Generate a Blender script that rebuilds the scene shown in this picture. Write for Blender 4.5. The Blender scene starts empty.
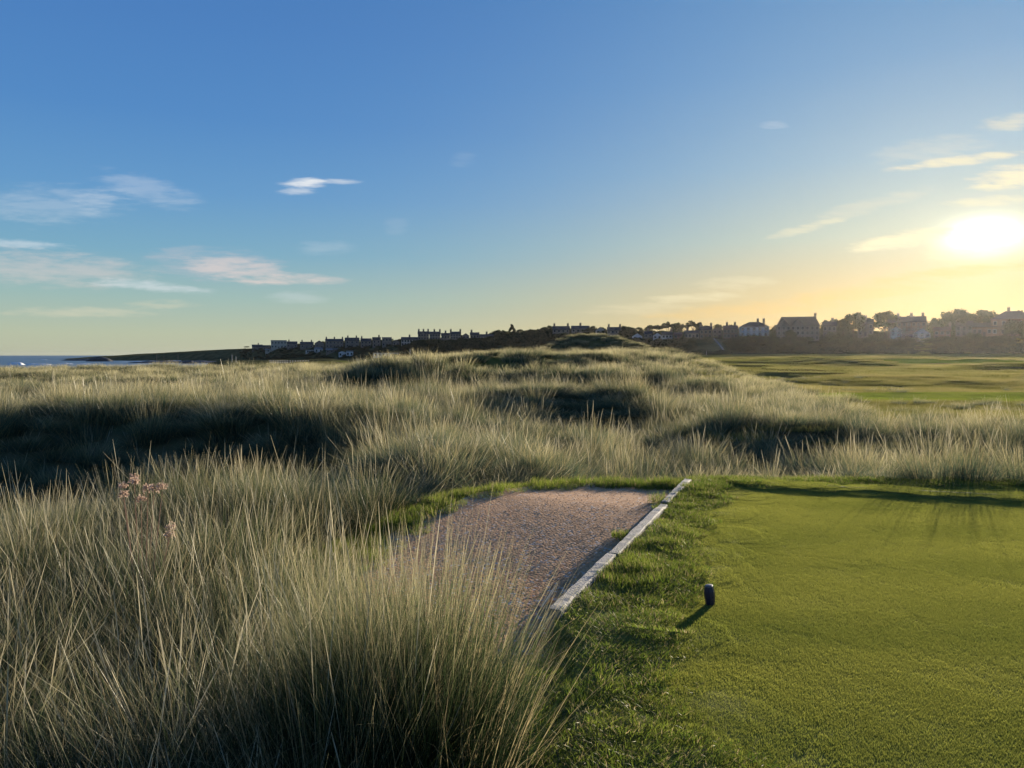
import bpy, math, random
import numpy as np
from mathutils import Vector, Matrix

random.seed(7)
RNG = np.random.default_rng(11)
SC = bpy.context.scene
COL = SC.collection
R = math.radians

# ------------------------------------------------------------------ camera
CAM_H = 1.6
FPX = 769.0                     # focal length in pixels of a 1024 px wide frame
HORIZ = 355.0                   # image row of the sea horizon
PITCH = math.atan((384 - HORIZ) / FPX)
cam_d = bpy.data.cameras.new('camera')
cam = bpy.data.objects.new('camera', cam_d)
COL.objects.link(cam)
cam_d.sensor_width = 36.0
cam_d.lens = FPX / 1024 * 36
cam_d.clip_start = 0.05
cam_d.clip_end = 40000
cam.location = (0, 0, CAM_H)
cam.rotation_euler = (R(90) - PITCH, 0, 0)
SC.camera = cam

CP, SP = math.cos(PITCH), math.sin(PITCH)
def ray(x, y):
    """direction (dx, 1, dz) of the sight line through pixel x, y"""
    a, b = (x - 512) / FPX, (384 - y) / FPX
    fy, fz = CP + b * SP, b * CP - SP
    return a / fy, fz / fy
def at(x, y, Y):
    dx, dz = ray(x, y)
    return Vector((dx * Y, Y, CAM_H + dz * Y))

SUN_AZ, SUN_EL = R(31.3), R(8.5)
SUN = Vector((math.sin(SUN_AZ) * math.cos(SUN_EL), math.cos(SUN_AZ) * math.cos(SUN_EL), math.sin(SUN_EL)))

# ------------------------------------------------------------------ tagging
def tag(o, label=None, cat=None, group=None, kind=None):
    if label: o['label'] = label
    if cat: o['category'] = cat
    if group: o['group'] = group
    if kind: o['kind'] = kind
    return o

def empty(name, loc, rz=0.0):
    o = bpy.data.objects.new(name, None)
    COL.objects.link(o)
    o.empty_display_size = 0.2
    o.location = loc
    o.rotation_euler = (0, 0, rz)
    return o

# ------------------------------------------------------------------ noise (numpy)
def _hash(ix, iy, seed):
    n = (ix.astype(np.int64) * 374761393 + iy.astype(np.int64) * 668265263 + seed * 1442695041) & 0x7fffffff
    n = (n ^ (n >> 13)) * 1274126177 & 0x7fffffff
    n = n ^ (n >> 16)
    return (n & 0xffff) / 65535.0
def vnoise(x, y, seed=0):
    x = np.asarray(x, float); y = np.asarray(y, float)
    ix, iy = np.floor(x), np.floor(y)
    fx, fy = x - ix, y - iy
    fx = fx * fx * (3 - 2 * fx); fy = fy * fy * (3 - 2 * fy)
    a = _hash(ix, iy, seed); b = _hash(ix + 1, iy, seed)
    c = _hash(ix, iy + 1, seed); d = _hash(ix + 1, iy + 1, seed)
    return ((a * (1 - fx) + b * fx) * (1 - fy) + (c * (1 - fx) + d * fx) * fy) * 2 - 1
def fbm(x, y, seed=0, oct=4):
    s = 0; a = .5; t = 0
    c, n = math.cos(.6), math.sin(.6)
    for k in range(oct):
        s = s + a * vnoise(x, y, seed + k * 17); t += a; a *= .5
        x, y = (x * c - y * n) * 2.03 + 5.1, (x * n + y * c) * 2.03 - 3.7
    return s / t
def sm(e0, e1, x):
    t = np.clip((np.asarray(x, float) - e0) / (e1 - e0), 0, 1)
    return t * t * (3 - 2 * t)
def gau(X, Y, cx, cy, sx, sy, rot=0.0):
    c, s = math.cos(rot), math.sin(rot)
    u = (X - cx) * c + (Y - cy) * s
    v = -(X - cx) * s + (Y - cy) * c
    return np.exp(-(u / sx) ** 2 - (v / sy) ** 2)

# ------------------------------------------------------------------ plan of the place
P0 = np.array((0.26, 4.64)); P1 = np.array((2.24, 9.69))        # timber edging between the path and the tee
BD = (P1 - P0) / np.linalg.norm(P1 - P0)
BN = np.array((BD[1], -BD[0]))                                    # towards the tee
def board_st(X, Y):
    dx, dy = np.asarray(X) - P0[0], np.asarray(Y) - P0[1]
    return dx * BD[0] + dy * BD[1], dx * BN[0] + dy * BN[1]
def path_z(X, Y):
    s, t = board_st(X, Y)
    return -.36 + .30 * sm(.0, 4.2, s) - .05 * sm(3.6, 5.4, s)
PATH_L = [(-1.0, 4.7), (-1.35, 5.6), (-1.42, 6.6), (-1.12, 7.65), (-.5, 8.9), (.25, 9.55), (1.15, 9.98)]
PATH_R = [(.02, 4.02), (.26, 4.64), (.66, 5.65), (1.06, 6.66), (1.45, 7.67), (1.85, 8.68), (2.24, 9.72)]
def inside(X, Y, poly):
    X = np.asarray(X, float); Y = np.asarray(Y, float)
    r = np.zeros(X.shape, bool)
    n = len(poly)
    for i in range(n):
        (x1, y1), (x2, y2) = poly[i], poly[(i + 1) % n]
        c = ((y1 > Y) != (y2 > Y)) & (X < (x2 - x1) * (Y - y1) / (y2 - y1 + 1e-12) + x1)
        r ^= c
    return r
def seg_dist(X, Y, pts):
    d = np.full(np.shape(X), 1e9)
    for (x1, y1), (x2, y2) in zip(pts[:-1], pts[1:]):
        vx, vy = x2 - x1, y2 - y1
        t = np.clip(((X - x1) * vx + (Y - y1) * vy) / (vx * vx + vy * vy), 0, 1)
        d = np.minimum(d, np.hypot(X - x1 - t * vx, Y - y1 - t * vy))
    return d
PATH_POLY = PATH_L + PATH_R[::-1]
def path_sd(X, Y):
    """signed distance to the gravel, negative inside"""
    d = seg_dist(X, Y, PATH_POLY + PATH_POLY[:1])
    return np.where(inside(X, Y, PATH_POLY), -d, d)

TEE_FAR = [(2.2, 9.75), (4.0, 9.85), (6.5, 9.6), (14, 9.0)]
def tee_far_y(X):
    return np.interp(X, [p[0] for p in TEE_FAR], [p[1] for p in TEE_FAR])
def tee_left_x(Y):
    """left limit of the mown and rough turf of the tee"""
    return np.interp(Y, [-6, 1.5, 2.6, 3.4, 4.64, 9.69], [-.9, -.12, .05, .12, .26, 2.24])
def on_tee(X, Y, m=0.0):
    X = np.asarray(X, float); Y = np.asarray(Y, float)
    return (X > tee_left_x(Y) - m) & (Y < tee_far_y(X) + m) & (X < 13 + m) & (Y > -6)

# azimuth table of the hillside:   px    Yfoot yfoot  Ybrow ybrow
HILL = np.array([
    (-400, 1250, 361.0, 1300, 361.0), (60, 1000, 361.2, 1050, 361.2), (100, 900, 360.8, 960, 358.0),
    (150, 880, 360.6, 930, 354.6), (230, 830, 360.0, 880, 349.6), (300, 640, 359.5, 720, 348.0),
    (360, 540, 358.5, 620, 346.5), (420, 460, 357.0, 545, 343.0), (500, 400, 356.0, 480, 339.5),
    (560, 380, 356.0, 450, 336.5), (640, 370, 355.5, 425, 340.5), (700, 355, 355.0, 400, 339.5),
    (760, 340, 354.6, 380, 338.0), (830, 325, 354.6, 362, 340.0), (900, 312, 354.6, 350, 341.0),
    (1024, 295, 354.6, 330, 337.5), (1300, 280, 354.0, 310, 336.0), (2500, 260, 354.0, 300, 336)])
def hill_params(X, Y):
    px = 512 + FPX * np.clip(X / np.maximum(Y, 1e-3), -1.6, 3)
    c = [np.interp(px, HILL[:, 0], HILL[:, k]) for k in (1, 2, 3, 4)]
    zf = CAM_H + (HORIZ - c[1]) / FPX * c[0]
    zb = CAM_H + (HORIZ - c[3]) / FPX * c[2]
    return px, c[0], zf, c[2], zb

def height(X, Y):
    X = np.asarray(X, float); Y = np.asarray(Y, float)
    Ys = np.maximum(Y, .001)
    u = np.where(Y > 1, X / Ys, np.sign(X) * 3)
    z = np.full(X.shape, -.22)
    # near hummocks
    near = sm(60, 20, Y)
    z = z + .16 * fbm(X * .55, Y * .55, 3, 3) * sm(3, 7, np.hypot(X, Y)) * near
    # shaded hollow on the left, foreground bank in front of it
    hr = np.hypot((X + 8.3 - .25 * (Y - 12)) / 6.0, (Y - 11.9) / 4.0) + .10 * fbm(X * .5, Y * .5, 13, 2)
    z = z - 1.38 * sm(1.26, .74, hr)
    z = z + .06 * gau(X, Y, -4.2, 5.0, 2.2, 1.2) - .25 * gau(X, Y, -5, 7.6, 3.0, 1.2)
    z = z + .12 * gau(X, Y, -2.2, 7.4, 1.1, .7)
    z = z + .56 * gau(X, Y, -7.0, 16.9, 7.0, 1.5, .06) - .22 * gau(X, Y, -5.0, 5.6, 2.0, 1.5)
    # tussocky ridge along the left side of the path
    z = z + .16 * gau(X, Y, -1.5, 11.4, 2.0, .9, .35)
    # the land drops behind the raised tee
    z = z - .38 * sm(9.8, 10.8, Y) * sm(.2, 1.6, X) * sm(17.5, 12.8, Y)
    z = z + .0 * X
    # dune field rising away from the camera
    rt = 5.5 + .22 * np.maximum(Y - 18, 0)
    side = sm(rt + 9, rt - 3, X)
    lf = .24 + .76 * sm(-18, -1, X)
    rise = sm(16, 62, Y) * 1.55
    z = z + rise * side * lf
    z = z - .30 * sm(12, 17, Y) * sm(26, 18, Y) * side * sm(-4, 0, X)
    # crest lines whose near faces fall into shade
    z = z + .85 * gau(X, Y, -4.4, 32.0, 3.8, 1.9, .1) - .5 * gau(X, Y, -4.6, 27.5, 4.0, 1.8, .1)
    z = z + .60 * gau(X, Y, 1.8, 22.4, 3.4, 1.3, -.2) - .35 * gau(X, Y, 1.2, 19.4, 3.0, 1.4, -.2)
    z = z + .60 * gau(X, Y, 3.6, 31.0, 4.4, 1.8, -.2) - .3 * gau(X, Y, 3.0, 27.6, 4.0, 1.6, -.2)
    z = z + .65 * gau(X, Y, 0.5, 43, 5.5, 2.4, .1) + .55 * gau(X, Y, 6.5, 49, 5, 2.8, -.1)
    z = z + .40 * gau(X, Y, -9, 25, 4.6, 2.0, .2) + .30 * gau(X, Y, -15, 34, 6, 3)
    z = z + .20 * gau(X, Y, -12, 45, 7, 3) + .45 * gau(X, Y, 5.6, 17.6, 1.6, 1.0)
    z = z + (.46 * fbm(X * .16, Y * .24, 9, 3) + .30 * fbm(X * .42, Y * .55, 19, 2)) * sm(13, 22, Y) * sm(80, 60, Y) * side
    # the links to the right: lower, softly rolling, rising to the foot of the town
    fld = -.20 - .87 * sm(19, 36, Y)
    fld = fld + .20 * fbm(X * .07, Y * .10, 21, 4) * sm(30, 60, Y)
    fld = fld + 1.7 * np.maximum(fbm(X * .06 + 3, Y * .055, 33, 3), 0) * sm(40, 70, Y)
    zr = np.minimum(z, fld + .9 * side)
    kk = sm(18, 30, Y)
    z = z * (1 - kk) + kk * (np.where(side > .02, fld * (1 - side) + z * side, fld))
    # behind the dune crest the land falls away
    back = sm(64, 95, Y)
    px, Yf, zf, Yb, zb = hill_params(X, Y)
    w = sm(95, 1, 0 * Y) if False else np.clip((Y - 60) / np.maximum(Yf - 60, 1), 0, 1)
    plain = (-1.05 + .20 * fbm(X * .07, Y * .10, 21, 4) + 1.7 * np.maximum(fbm(X * .06 + 3, Y * .055, 33, 3), 0)
             * sm(40, 70, Y) + 2.4 * np.maximum(fbm(X * .035 + 8, Y * .04, 35, 3) - .05, 0) * sm(80, 130, Y)) * (1 - w ** 1.4) + zf * w ** 1.4
    lw = sm(-.12, -.42, u)
    plain = plain - 1.2 * lw * (1 - w)
    z = z * (1 - back) + plain * back
    # big dark knoll in the middle distance
    z = z + 4.0 * gau(X, Y, 14.2, 131, 8.5, 6.0) + .9 * gau(X, Y, 9.5, 129, 3.0, 4.0) + 2.0 * gau(X, Y, 4.0, 128, 8, 9) + 1.5 * gau(X, Y, 22, 128, 6, 9)
    z = z + .5 * fbm(X * .25, Y * .25, 55, 3) * gau(X, Y, 12, 130, 14, 14)
    # shore: left of the town the ground dips under the sea
    shore = sm(-.375, -.42, u) * sm(70, 190, Y)
    z = z * (1 - shore) + (-7.5) * shore
    # hillside with the town
    t = np.clip((Y - Yf) / np.maximum(Yb - Yf, 1), 0, 1)
    ts = t * t * (3 - 2 * t)
    hl = zf + (zb - zf) * ts + .012 * np.clip(Y - Yb, 0, 160) - .03 * np.clip(Y - Yb - 200, 0, 2000)
    hl = hl + .6 * fbm(X * .03, Y * .03, 71, 3) * ts
    z = np.where(Y > Yf, np.maximum(hl, -9), z)
    # reef of dark rock off the shore
    z = z + 0
    # ground under the built surfaces
    s, tt = board_st(X, Y)
    sd = path_sd(X, Y)
    pz = path_z(X, Y)
    nearp = np.hypot(X, Y) < 20
    k = sm(.6, .0, sd) * nearp * (1 - on_tee(X, Y))
    z = z * (1 - k) + (pz + .02) * k
    z = np.where((sd < .02) & nearp, pz - .07, z)
    edge = nearp & (np.abs(tt) < .32) & (s > -.6) & (s < 5.5)
    onT = on_tee(X, Y) & nearp
    kt = sm(.55, 0, np.maximum(np.maximum(tee_left_x(Y) - X, Y - tee_far_y(X)), 0)) * (1 - onT) * nearp * (sd > .05) * (Y > -8)
    z = z * (1 - kt) + (-.05) * kt * (sd > .1) + z * kt * (sd <= .1)
    z = np.where(onT, -.07, z)
    z = np.where(edge & (sd < .4), np.minimum(z, pz - .1), z)
    # camera stands on the tee side
    return z

def tee_z(X, Y):
    X = np.asarray(X, float); Y = np.asarray(Y, float)
    lip = np.interp(X, [2.4, 2.7, 5.5, 9, 14], [9.45, 9.3, 8.35, 7.4, 6.4])
    z = .004 * fbm(X * .7, Y * .7, 91, 2) + .055 * np.exp(-((Y - lip - .12) / .13) ** 2) * sm(2.35, 2.9, X)
    edge = X - tee_left_x(Y)
    rough = sm(1.25, .35, edge)
    z = z + rough * (.035 * fbm(X * 2.1, Y * 2.1, 93, 3) + .01)
    z = z - .22 * sm(.35, -.25, edge) * sm(4.7, 4.2, Y)
    return z

# ------------------------------------------------------------------ node helpers
class NB:
    def __init__(s, nt):
        s.nt = nt; s.L = nt.links
    def n(s, t, **k):
        x = s.nt.nodes.new(t)
        for a, b in k.items(): setattr(x, a, b)
        return x
    def put(s, sock, v):
        if v is None: return
        if hasattr(v, 'node') and hasattr(v, 'is_output'): s.L.new(v, sock)
        else: sock.default_value = v
    def m(s, op, a, b=None, c=None, clamp=False):
        x = s.n('ShaderNodeMath', operation=op, use_clamp=clamp)
        s.put(x.inputs[0], a); s.put(x.inputs[1], b)
        if c is not None: s.put(x.inputs[2], c)
        return x.outputs[0]
    def vm(s, op, a, b=None):
        x = s.n('ShaderNodeVectorMath', operation=op)
        s.put(x.inputs[0], a); s.put(x.inputs[1], b)
        return x.outputs['Value'] if op in ('DOT_PRODUCT', 'LENGTH') else x.outputs[0]
    def mr(s, v, a, b, c=0.0, d=1.0, smooth=False):
        x = s.n('ShaderNodeMapRange', interpolation_type='SMOOTHSTEP' if smooth else 'LINEAR', clamp=True)
        s.put(x.inputs['Value'], v)
        for nm, q in (('From Min', a), ('From Max', b), ('To Min', c), ('To Max', d)): s.put(x.inputs[nm], q)
        return x.outputs[0]
    def mix(s, f, a, b, blend='MIX'):
        x = s.n('ShaderNodeMix', data_type='RGBA', blend_type=blend)
        s.put(x.inputs[0], f); s.put(x.inputs[6], a); s.put(x.inputs[7], b)
        return x.outputs[2]
    def noise(s, vec, scale, detail=3, rough=.55, dim='3D'):
        x = s.n('ShaderNodeTexNoise', noise_dimensions=dim)
        s.put(x.inputs['Vector'], vec)
        x.inputs['Scale'].default_value = scale; x.inputs['Detail'].default_value = detail
        x.inputs['Roughness'].default_value = rough
        return x.outputs['Fac']
    def comb(s, x, y, z):
        c = s.n('ShaderNodeCombineXYZ')
        for i, v in enumerate((x, y, z)): s.put(c.inputs[i], v)
        return c.outputs[0]
    def attr(s, name, typ='GEOMETRY'):
        return s.n('ShaderNodeAttribute', attribute_name=name, attribute_type=typ)
def rgb(r, g, b): return (r, g, b, 1.0)

def new_mat(name):
    m = bpy.data.materials.new(name); m.use_nodes = True
    m.node_tree.nodes.clear()
    b = NB(m.node_tree)
    out = b.n('ShaderNodeOutputMaterial')
    return m, b, out

def principled(name, c1, c2, scale=4, rough=.8, bump=0.0, bscale=None, detail=4, coord='Object', metal=0.0, spec=.3, rough_noise=.55):
    m, b, out = new_mat(name)
    tc = b.n('ShaderNodeTexCoord').outputs[coord]
    f = b.noise(tc, scale, detail, rough_noise)
    f = b.mr(f, .3, .7)
    p = b.n('ShaderNodeBsdfPrincipled')
    b.put(p.inputs['Base Color'], b.mix(f, rgb(*c1), rgb(*c2)))
    p.inputs['Roughness'].default_value = rough
    p.inputs['Metallic'].default_value = metal
    p.inputs['Specular IOR Level'].default_value = spec
    if bump:
        bn = b.n('ShaderNodeBump'); bn.inputs['Strength'].default_value = bump; bn.inputs['Distance'].default_value = .02
        b.put(bn.inputs['Height'], b.noise(tc, bscale or scale * 4, 4))
        b.L.new(bn.outputs[0], p.inputs['Normal'])
    b.L.new(p.outputs[0], out.inputs['Surface'])
    return m

def leaf_mat(name, base, tip, trans=.4, spread=.5, tint_amt=.5, gloss=.06, dry=None, along=.8, bias=-.25, mid=None):
    """thin leaf: diffuse + translucent, colour running from the sheath to the dry tip"""
    m, b, out = new_mat(name)
    al = b.attr('along').outputs['Fac']; br = b.attr('blade').outputs['Fac']
    ti = b.attr('tint', 'INSTANCER').outputs['Fac']
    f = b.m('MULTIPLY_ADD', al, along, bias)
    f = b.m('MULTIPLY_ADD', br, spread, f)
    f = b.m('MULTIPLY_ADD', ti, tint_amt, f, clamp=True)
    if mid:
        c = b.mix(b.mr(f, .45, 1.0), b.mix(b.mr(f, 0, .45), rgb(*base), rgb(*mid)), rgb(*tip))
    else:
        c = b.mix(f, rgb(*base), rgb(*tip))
    if dry:
        dr = b.mr(br, .80, .86)
        c = b.mix(dr, c, rgb(*dry))
    d = b.n('ShaderNodeBsdfDiffuse'); t = b.n('ShaderNodeBsdfTranslucent')
    b.put(d.inputs['Color'], c)
    b.put(t.inputs['Color'], c)
    mx = b.n('ShaderNodeMixShader'); mx.inputs[0].default_value = trans
    b.L.new(d.outputs[0], mx.inputs[1]); b.L.new(t.outputs[0], mx.inputs[2])
    last = mx.outputs[0]
    if gloss:
        g = b.n('ShaderNodeBsdfGlossy'); g.inputs['Roughness'].default_value = .38
        g.inputs['Color'].default_value = rgb(.9, .9, .85)
        m2 = b.n('ShaderNodeMixShader'); m2.inputs[0].default_value = gloss
        b.L.new(last, m2.inputs[1]); b.L.new(g.outputs[0], m2.inputs[2]); last = m2.outputs[0]
    b.L.new(last, out.inputs['Surface'])
    return m

# ------------------------------------------------------------------ materials
M = {}
M['marram'] = leaf_mat('marram_leaf', (.016, .034, .014), (.74, .65, .37), trans=.47, dry=(.40, .33, .18), gloss=.03, along=2.2, bias=-1.45, spread=.55, mid=(.105, .135, .052), tint_amt=.6)  # green leaf base darkened further to paint the shade inside the tussocks
M['marram_mid'] = leaf_mat('marram_leaf_dune', (.080, .125, .080), (.72, .63, .35), trans=.46, dry=(.46, .37, .18), gloss=.03, along=1.95, bias=-1.02, spread=.5, mid=(.165, .185, .085), tint_amt=.6)  # paler leaf base paints some fill light into the shaded hollow
M['marram_far'] = leaf_mat('marram_leaf_distant', (.045, .072, .040), (.70, .62, .34), trans=.46, dry=(.42, .35, .20), gloss=.03, along=1.9, bias=-.85, spread=.55, mid=(.170, .185, .085))
M['links'] = leaf_mat('fescue_blade', (.125, .14, .035), (.42, .36, .135), trans=.42, gloss=.0, along=.35, bias=.0, spread=.4, tint_amt=.9)
M['fair_blade'] = leaf_mat('fairway_blade', (.13, .19, .03), (.28, .30, .06), trans=.5, gloss=.0, along=.3, bias=0, spread=.5)
M['spike'] = leaf_mat('marram_spike', (.30, .27, .16), (.64, .57, .38), trans=.35, gloss=.03)
M['turf'] = leaf_mat('mown_turf_blade', (.178, .212, .036), (.45, .435, .09), trans=.55, gloss=.05, along=.3, bias=-.1, spread=.55, tint_amt=.6)
M['rough'] = leaf_mat('rough_turf_blade', (.085, .145, .018), (.28, .30, .05), trans=.55, gloss=.02, along=.35, bias=-.1, spread=.5, dry=(.34, .28, .14))
M['dried'] = leaf_mat('dried_umbel', (.40, .29, .22), (.72, .56, .45), trans=.4, gloss=.0)
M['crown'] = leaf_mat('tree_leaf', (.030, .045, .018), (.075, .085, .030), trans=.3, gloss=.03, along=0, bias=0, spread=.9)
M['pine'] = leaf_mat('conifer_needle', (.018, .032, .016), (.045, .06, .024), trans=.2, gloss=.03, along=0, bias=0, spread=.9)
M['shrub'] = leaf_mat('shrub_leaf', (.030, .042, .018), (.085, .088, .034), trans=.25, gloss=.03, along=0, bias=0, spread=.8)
M['bark'] = principled('bark', (.06, .045, .035), (.12, .09, .07), 3, .9)
M['timber'] = principled('weathered_timber', (.22, .205, .18), (.42, .39, .345), 9, .8, .5, 60)
M['splinter'] = principled('pale_split_wood', (.62, .55, .42), (.75, .68, .55), 20, .7)
M['navy'] = principled('navy_paint', (.012, .016, .045), (.02, .025, .06), 30, .38, .15, 90, spec=.5)
M['navy_top'] = principled('mottled_navy_top', (.03, .035, .06), (.22, .22, .24), 60, .45, .2, 120, spec=.5)  # cap colour mottled with a paler grey than the body
M['rock'] = principled('wet_rock', (.02, .02, .022), (.06, .055, .05), .3, .6, .6, .8)
M['post'] = principled('groyne_timber', (.05, .045, .04), (.10, .09, .08), 2, .9)
M['pale_post'] = principled('bleached_post', (.40, .38, .34), (.55, .52, .48), 2, .8)
M['white_wall'] = principled('white_render', (.68, .68, .66), (.80, .80, .78), .5, .8)
M['cream_wall'] = principled('cream_render', (.42, .385, .31), (.55, .50, .42), .5, .85)
M['stone_wall'] = principled('grey_sandstone', (.15, .137, .12), (.27, .24, .21), .9, .9)
M['red_stone'] = principled('red_sandstone', (.16, .11, .09), (.23, .16, .125), .9, .9)
M['slate'] = principled('slate', (.035, .036, .038), (.065, .064, .064), 1.5, .75)
M['tile'] = principled('clay_tile', (.16, .08, .055), (.23, .12, .08), 1.5, .75)
M['felt'] = principled('grey_roof_sheet', (.16, .16, .16), (.24, .24, .24), 1.0, .8)
M['brick'] = principled('chimney_stone', (.17, .14, .12), (.25, .21, .18), 1.5, .9)
M['pane'] = principled('window_glass', (.03, .035, .045), (.05, .055, .06), 1, .12, spec=.6)
M['frame_white'] = principled('pale_joinery', (.36, .36, .35), (.46, .46, .45), 2, .6)
M['door'] = principled('dark_door', (.05, .06, .08), (.09, .07, .06), 1, .6)
M['flag'] = principled('white_post_paint', (.75, .75, .72), (.82, .82, .8), 2, .6)

def ground_mat():
    m, b, out = new_mat('dune_ground')
    g = b.n('ShaderNodeNewGeometry').outputs['Position']
    sx = b.n('ShaderNodeSeparateXYZ'); b.L.new(g, sx.inputs[0])
    flat = b.comb(sx.outputs[0], sx.outputs[1], 0.0)
    # litter and moss between the tussocks
    n1 = b.mr(b.noise(flat, 3.0, 5), .35, .65)
    near = b.mix(n1, rgb(.085, .11, .06), rgb(.15, .14, .085))
    # distant links: fescue, heather and mown strips
    st = b.comb(b.m('MULTIPLY', sx.outputs[0], .45), sx.outputs[1], 0.0)
    n2 = b.mr(b.noise(st, .075, 5, .6), .38, .62)
    n3 = b.mr(b.noise(st, .35, 4, .6), .4, .62)
    far = b.mix(n2, rgb(.17, .145, .05), rgb(.11, .135, .03))
    far = b.mix(b.m('MULTIPLY', n3, .6), far, rgb(.22, .18, .075))
    far = b.mix(b.mr(b.noise(st, .16, 4, .6), .56, .68), far, rgb(.075, .07, .035))
    f = b.mr(sx.outputs[1], 14, 40, smooth=True)
    c = b.mix(f, near, far)
    # scrub on the bank below the town and painted shade on the knoll
    at_ = b.attr('bank').outputs['Fac']
    n4 = b.mr(b.noise(flat, .09, 5, .65), .35, .65)
    c = b.mix(at_, c, b.mix(n4, rgb(.04, .045, .02), rgb(.13, .12, .055)))
    sand = b.attr('sand').outputs['Fac']
    c = b.mix(sand, c, b.mix(b.noise(flat, .2, 3), rgb(.30, .25, .19), rgb(.40, .34, .26)))
    p = b.n('ShaderNodeBsdfPrincipled'); b.put(p.inputs['Base Color'], c)
    p.inputs['Roughness'].default_value = 1; p.inputs['Specular IOR Level'].default_value = 0
    bn = b.n('ShaderNodeBump'); bn.inputs['Strength'].default_value = .7; bn.inputs['Distance'].default_value = .25
    b.put(bn.inputs['Height'], b.noise(flat, 1.2, 6, .7)); b.L.new(bn.outputs[0], p.inputs['Normal'])
    b.L.new(p.outputs[0], out.inputs['Surface'])
    return m
M['ground'] = ground_mat()

def gravel_mat():
    m, b, out = new_mat('fine_gravel')
    tc = b.n('ShaderNodeNewGeometry').outputs['Position']
    v = b.n('ShaderNodeTexVoronoi'); v.inputs['Scale'].default_value = 42; b.L.new(tc, v.inputs['Vector'])
    r = b.n('ShaderNodeSeparateColor'); b.L.new(v.outputs['Color'], r.inputs[0])
    c = b.mix(r.outputs[0], rgb(.34, .165, .075), rgb(.60, .345, .185))
    c = b.mix(b.mr(r.outputs[1], .86, .95), c, rgb(.55, .47, .40))
    lg = b.mr(b.noise(tc, .9, 5, .6), .35, .7)
    c = b.mix(b.m('MULTIPLY', lg, .55), c, rgb(.55, .32, .17))
    p = b.n('ShaderNodeBsdfPrincipled'); b.put(p.inputs['Base Color'], c)
    p.inputs['Roughness'].default_value = .95; p.inputs['Specular IOR Level'].default_value = .15
    b1 = b.n('ShaderNodeBump'); b1.inputs['Strength'].default_value = .4; b1.inputs['Distance'].default_value = .012
    b.put(b1.inputs['Height'], b.m('SUBTRACT', 1.0, v.outputs['Distance']))
    b2 = b.n('ShaderNodeBump'); b2.inputs['Strength'].default_value = .2; b2.inputs['Distance'].default_value = .03
    b.put(b2.inputs['Height'], b.noise(tc, 7, 4)); b.L.new(b1.outputs[0], b2.inputs['Normal'])
    b.L.new(b2.outputs[0], p.inputs['Normal'])
    b.L.new(p.outputs[0], out.inputs['Surface'])
    return m
M['gravel'] = gravel_mat()

def soil_turf_mat():
    m, b, out = new_mat('turf_thatch')
    tc = b.n('ShaderNodeNewGeometry').outputs['Position']
    n = b.mr(b.noise(tc, 2.2, 5, .6), .35, .65)
    c = b.mix(n, rgb(.11, .12, .025), rgb(.20, .18, .05))
    p = b.n('ShaderNodeBsdfPrincipled'); b.put(p.inputs['Base Color'], c)
    p.inputs['Roughness'].default_value = .95; p.inputs['Specular IOR Level'].default_value = .1
    b.L.new(p.outputs[0], out.inputs['Surface'])
    return m
def pebble_mat():
    m, b, out = new_mat('pebble_stone')
    br = b.attr('blade').outputs['Fac']
    c = b.mix(br, rgb(.27, .15, .085), rgb(.56, .37, .24))
    c = b.mix(b.mr(br, .9, .95), c, rgb(.60, .52, .44))
    p = b.n('ShaderNodeBsdfPrincipled'); b.put(p.inputs['Base Color'], c)
    p.inputs['Roughness'].default_value = .85; p.inputs['Specular IOR Level'].default_value = .2
    b.L.new(p.outputs[0], out.inputs['Surface'])
    return m
M['pebble'] = pebble_mat()
M['thatch'] = soil_turf_mat()

def fairway_mat():
    m, b, out = new_mat('fairway_turf')
    tc = b.n('ShaderNodeNewGeometry').outputs['Position']
    n = b.mr(b.noise(tc, .25, 5, .6), .35, .65)
    c = b.mix(n, rgb(.15, .20, .03), rgb(.22, .24, .05))
    p = b.n('ShaderNodeBsdfPrincipled'); b.put(p.inputs['Base Color'], c)
    p.inputs['Roughness'].default_value = .95; p.inputs['Specular IOR Level'].default_value = 0
    bn = b.n('ShaderNodeBump'); bn.inputs['Strength'].default_value = .5; bn.inputs['Distance'].default_value = .1
    b.put(bn.inputs['Height'], b.noise(tc, 3, 4)); b.L.new(bn.outputs[0], p.inputs['Normal'])
    b.L.new(p.outputs[0], out.inputs['Surface'])
    return m
M['fairway'] = fairway_mat()

def sea_mat():
    m, b, out = new_mat('sea_water')
    g = b.n('ShaderNodeNewGeometry').outputs['Position']
    p = b.n('ShaderNodeBsdfPrincipled')
    c = b.mix(b.mr(b.noise(g, .01, 3), .35, .65), rgb(.05, .085, .13), rgb(.075, .11, .15))
    b.put(p.inputs['Base Color'], c)
    p.inputs['Roughness'].default_value = .35; p.inputs['IOR'].default_value = 1.33
    bn = b.n('ShaderNodeBump'); bn.inputs['Strength'].default_value = 1.0; bn.inputs['Distance'].default_value = .8
    b.put(bn.inputs['Height'], b.noise(g, .12, 5, .65)); b.L.new(bn.outputs[0], p.inputs['Normal'])
    b.L.new(p.outputs[0], out.inputs['Surface'])
    return m
M['sea'] = sea_mat()
M['foam'] = principled('sea_foam', (.75, .76, .76), (.85, .86, .86), .4, .9)

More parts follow.
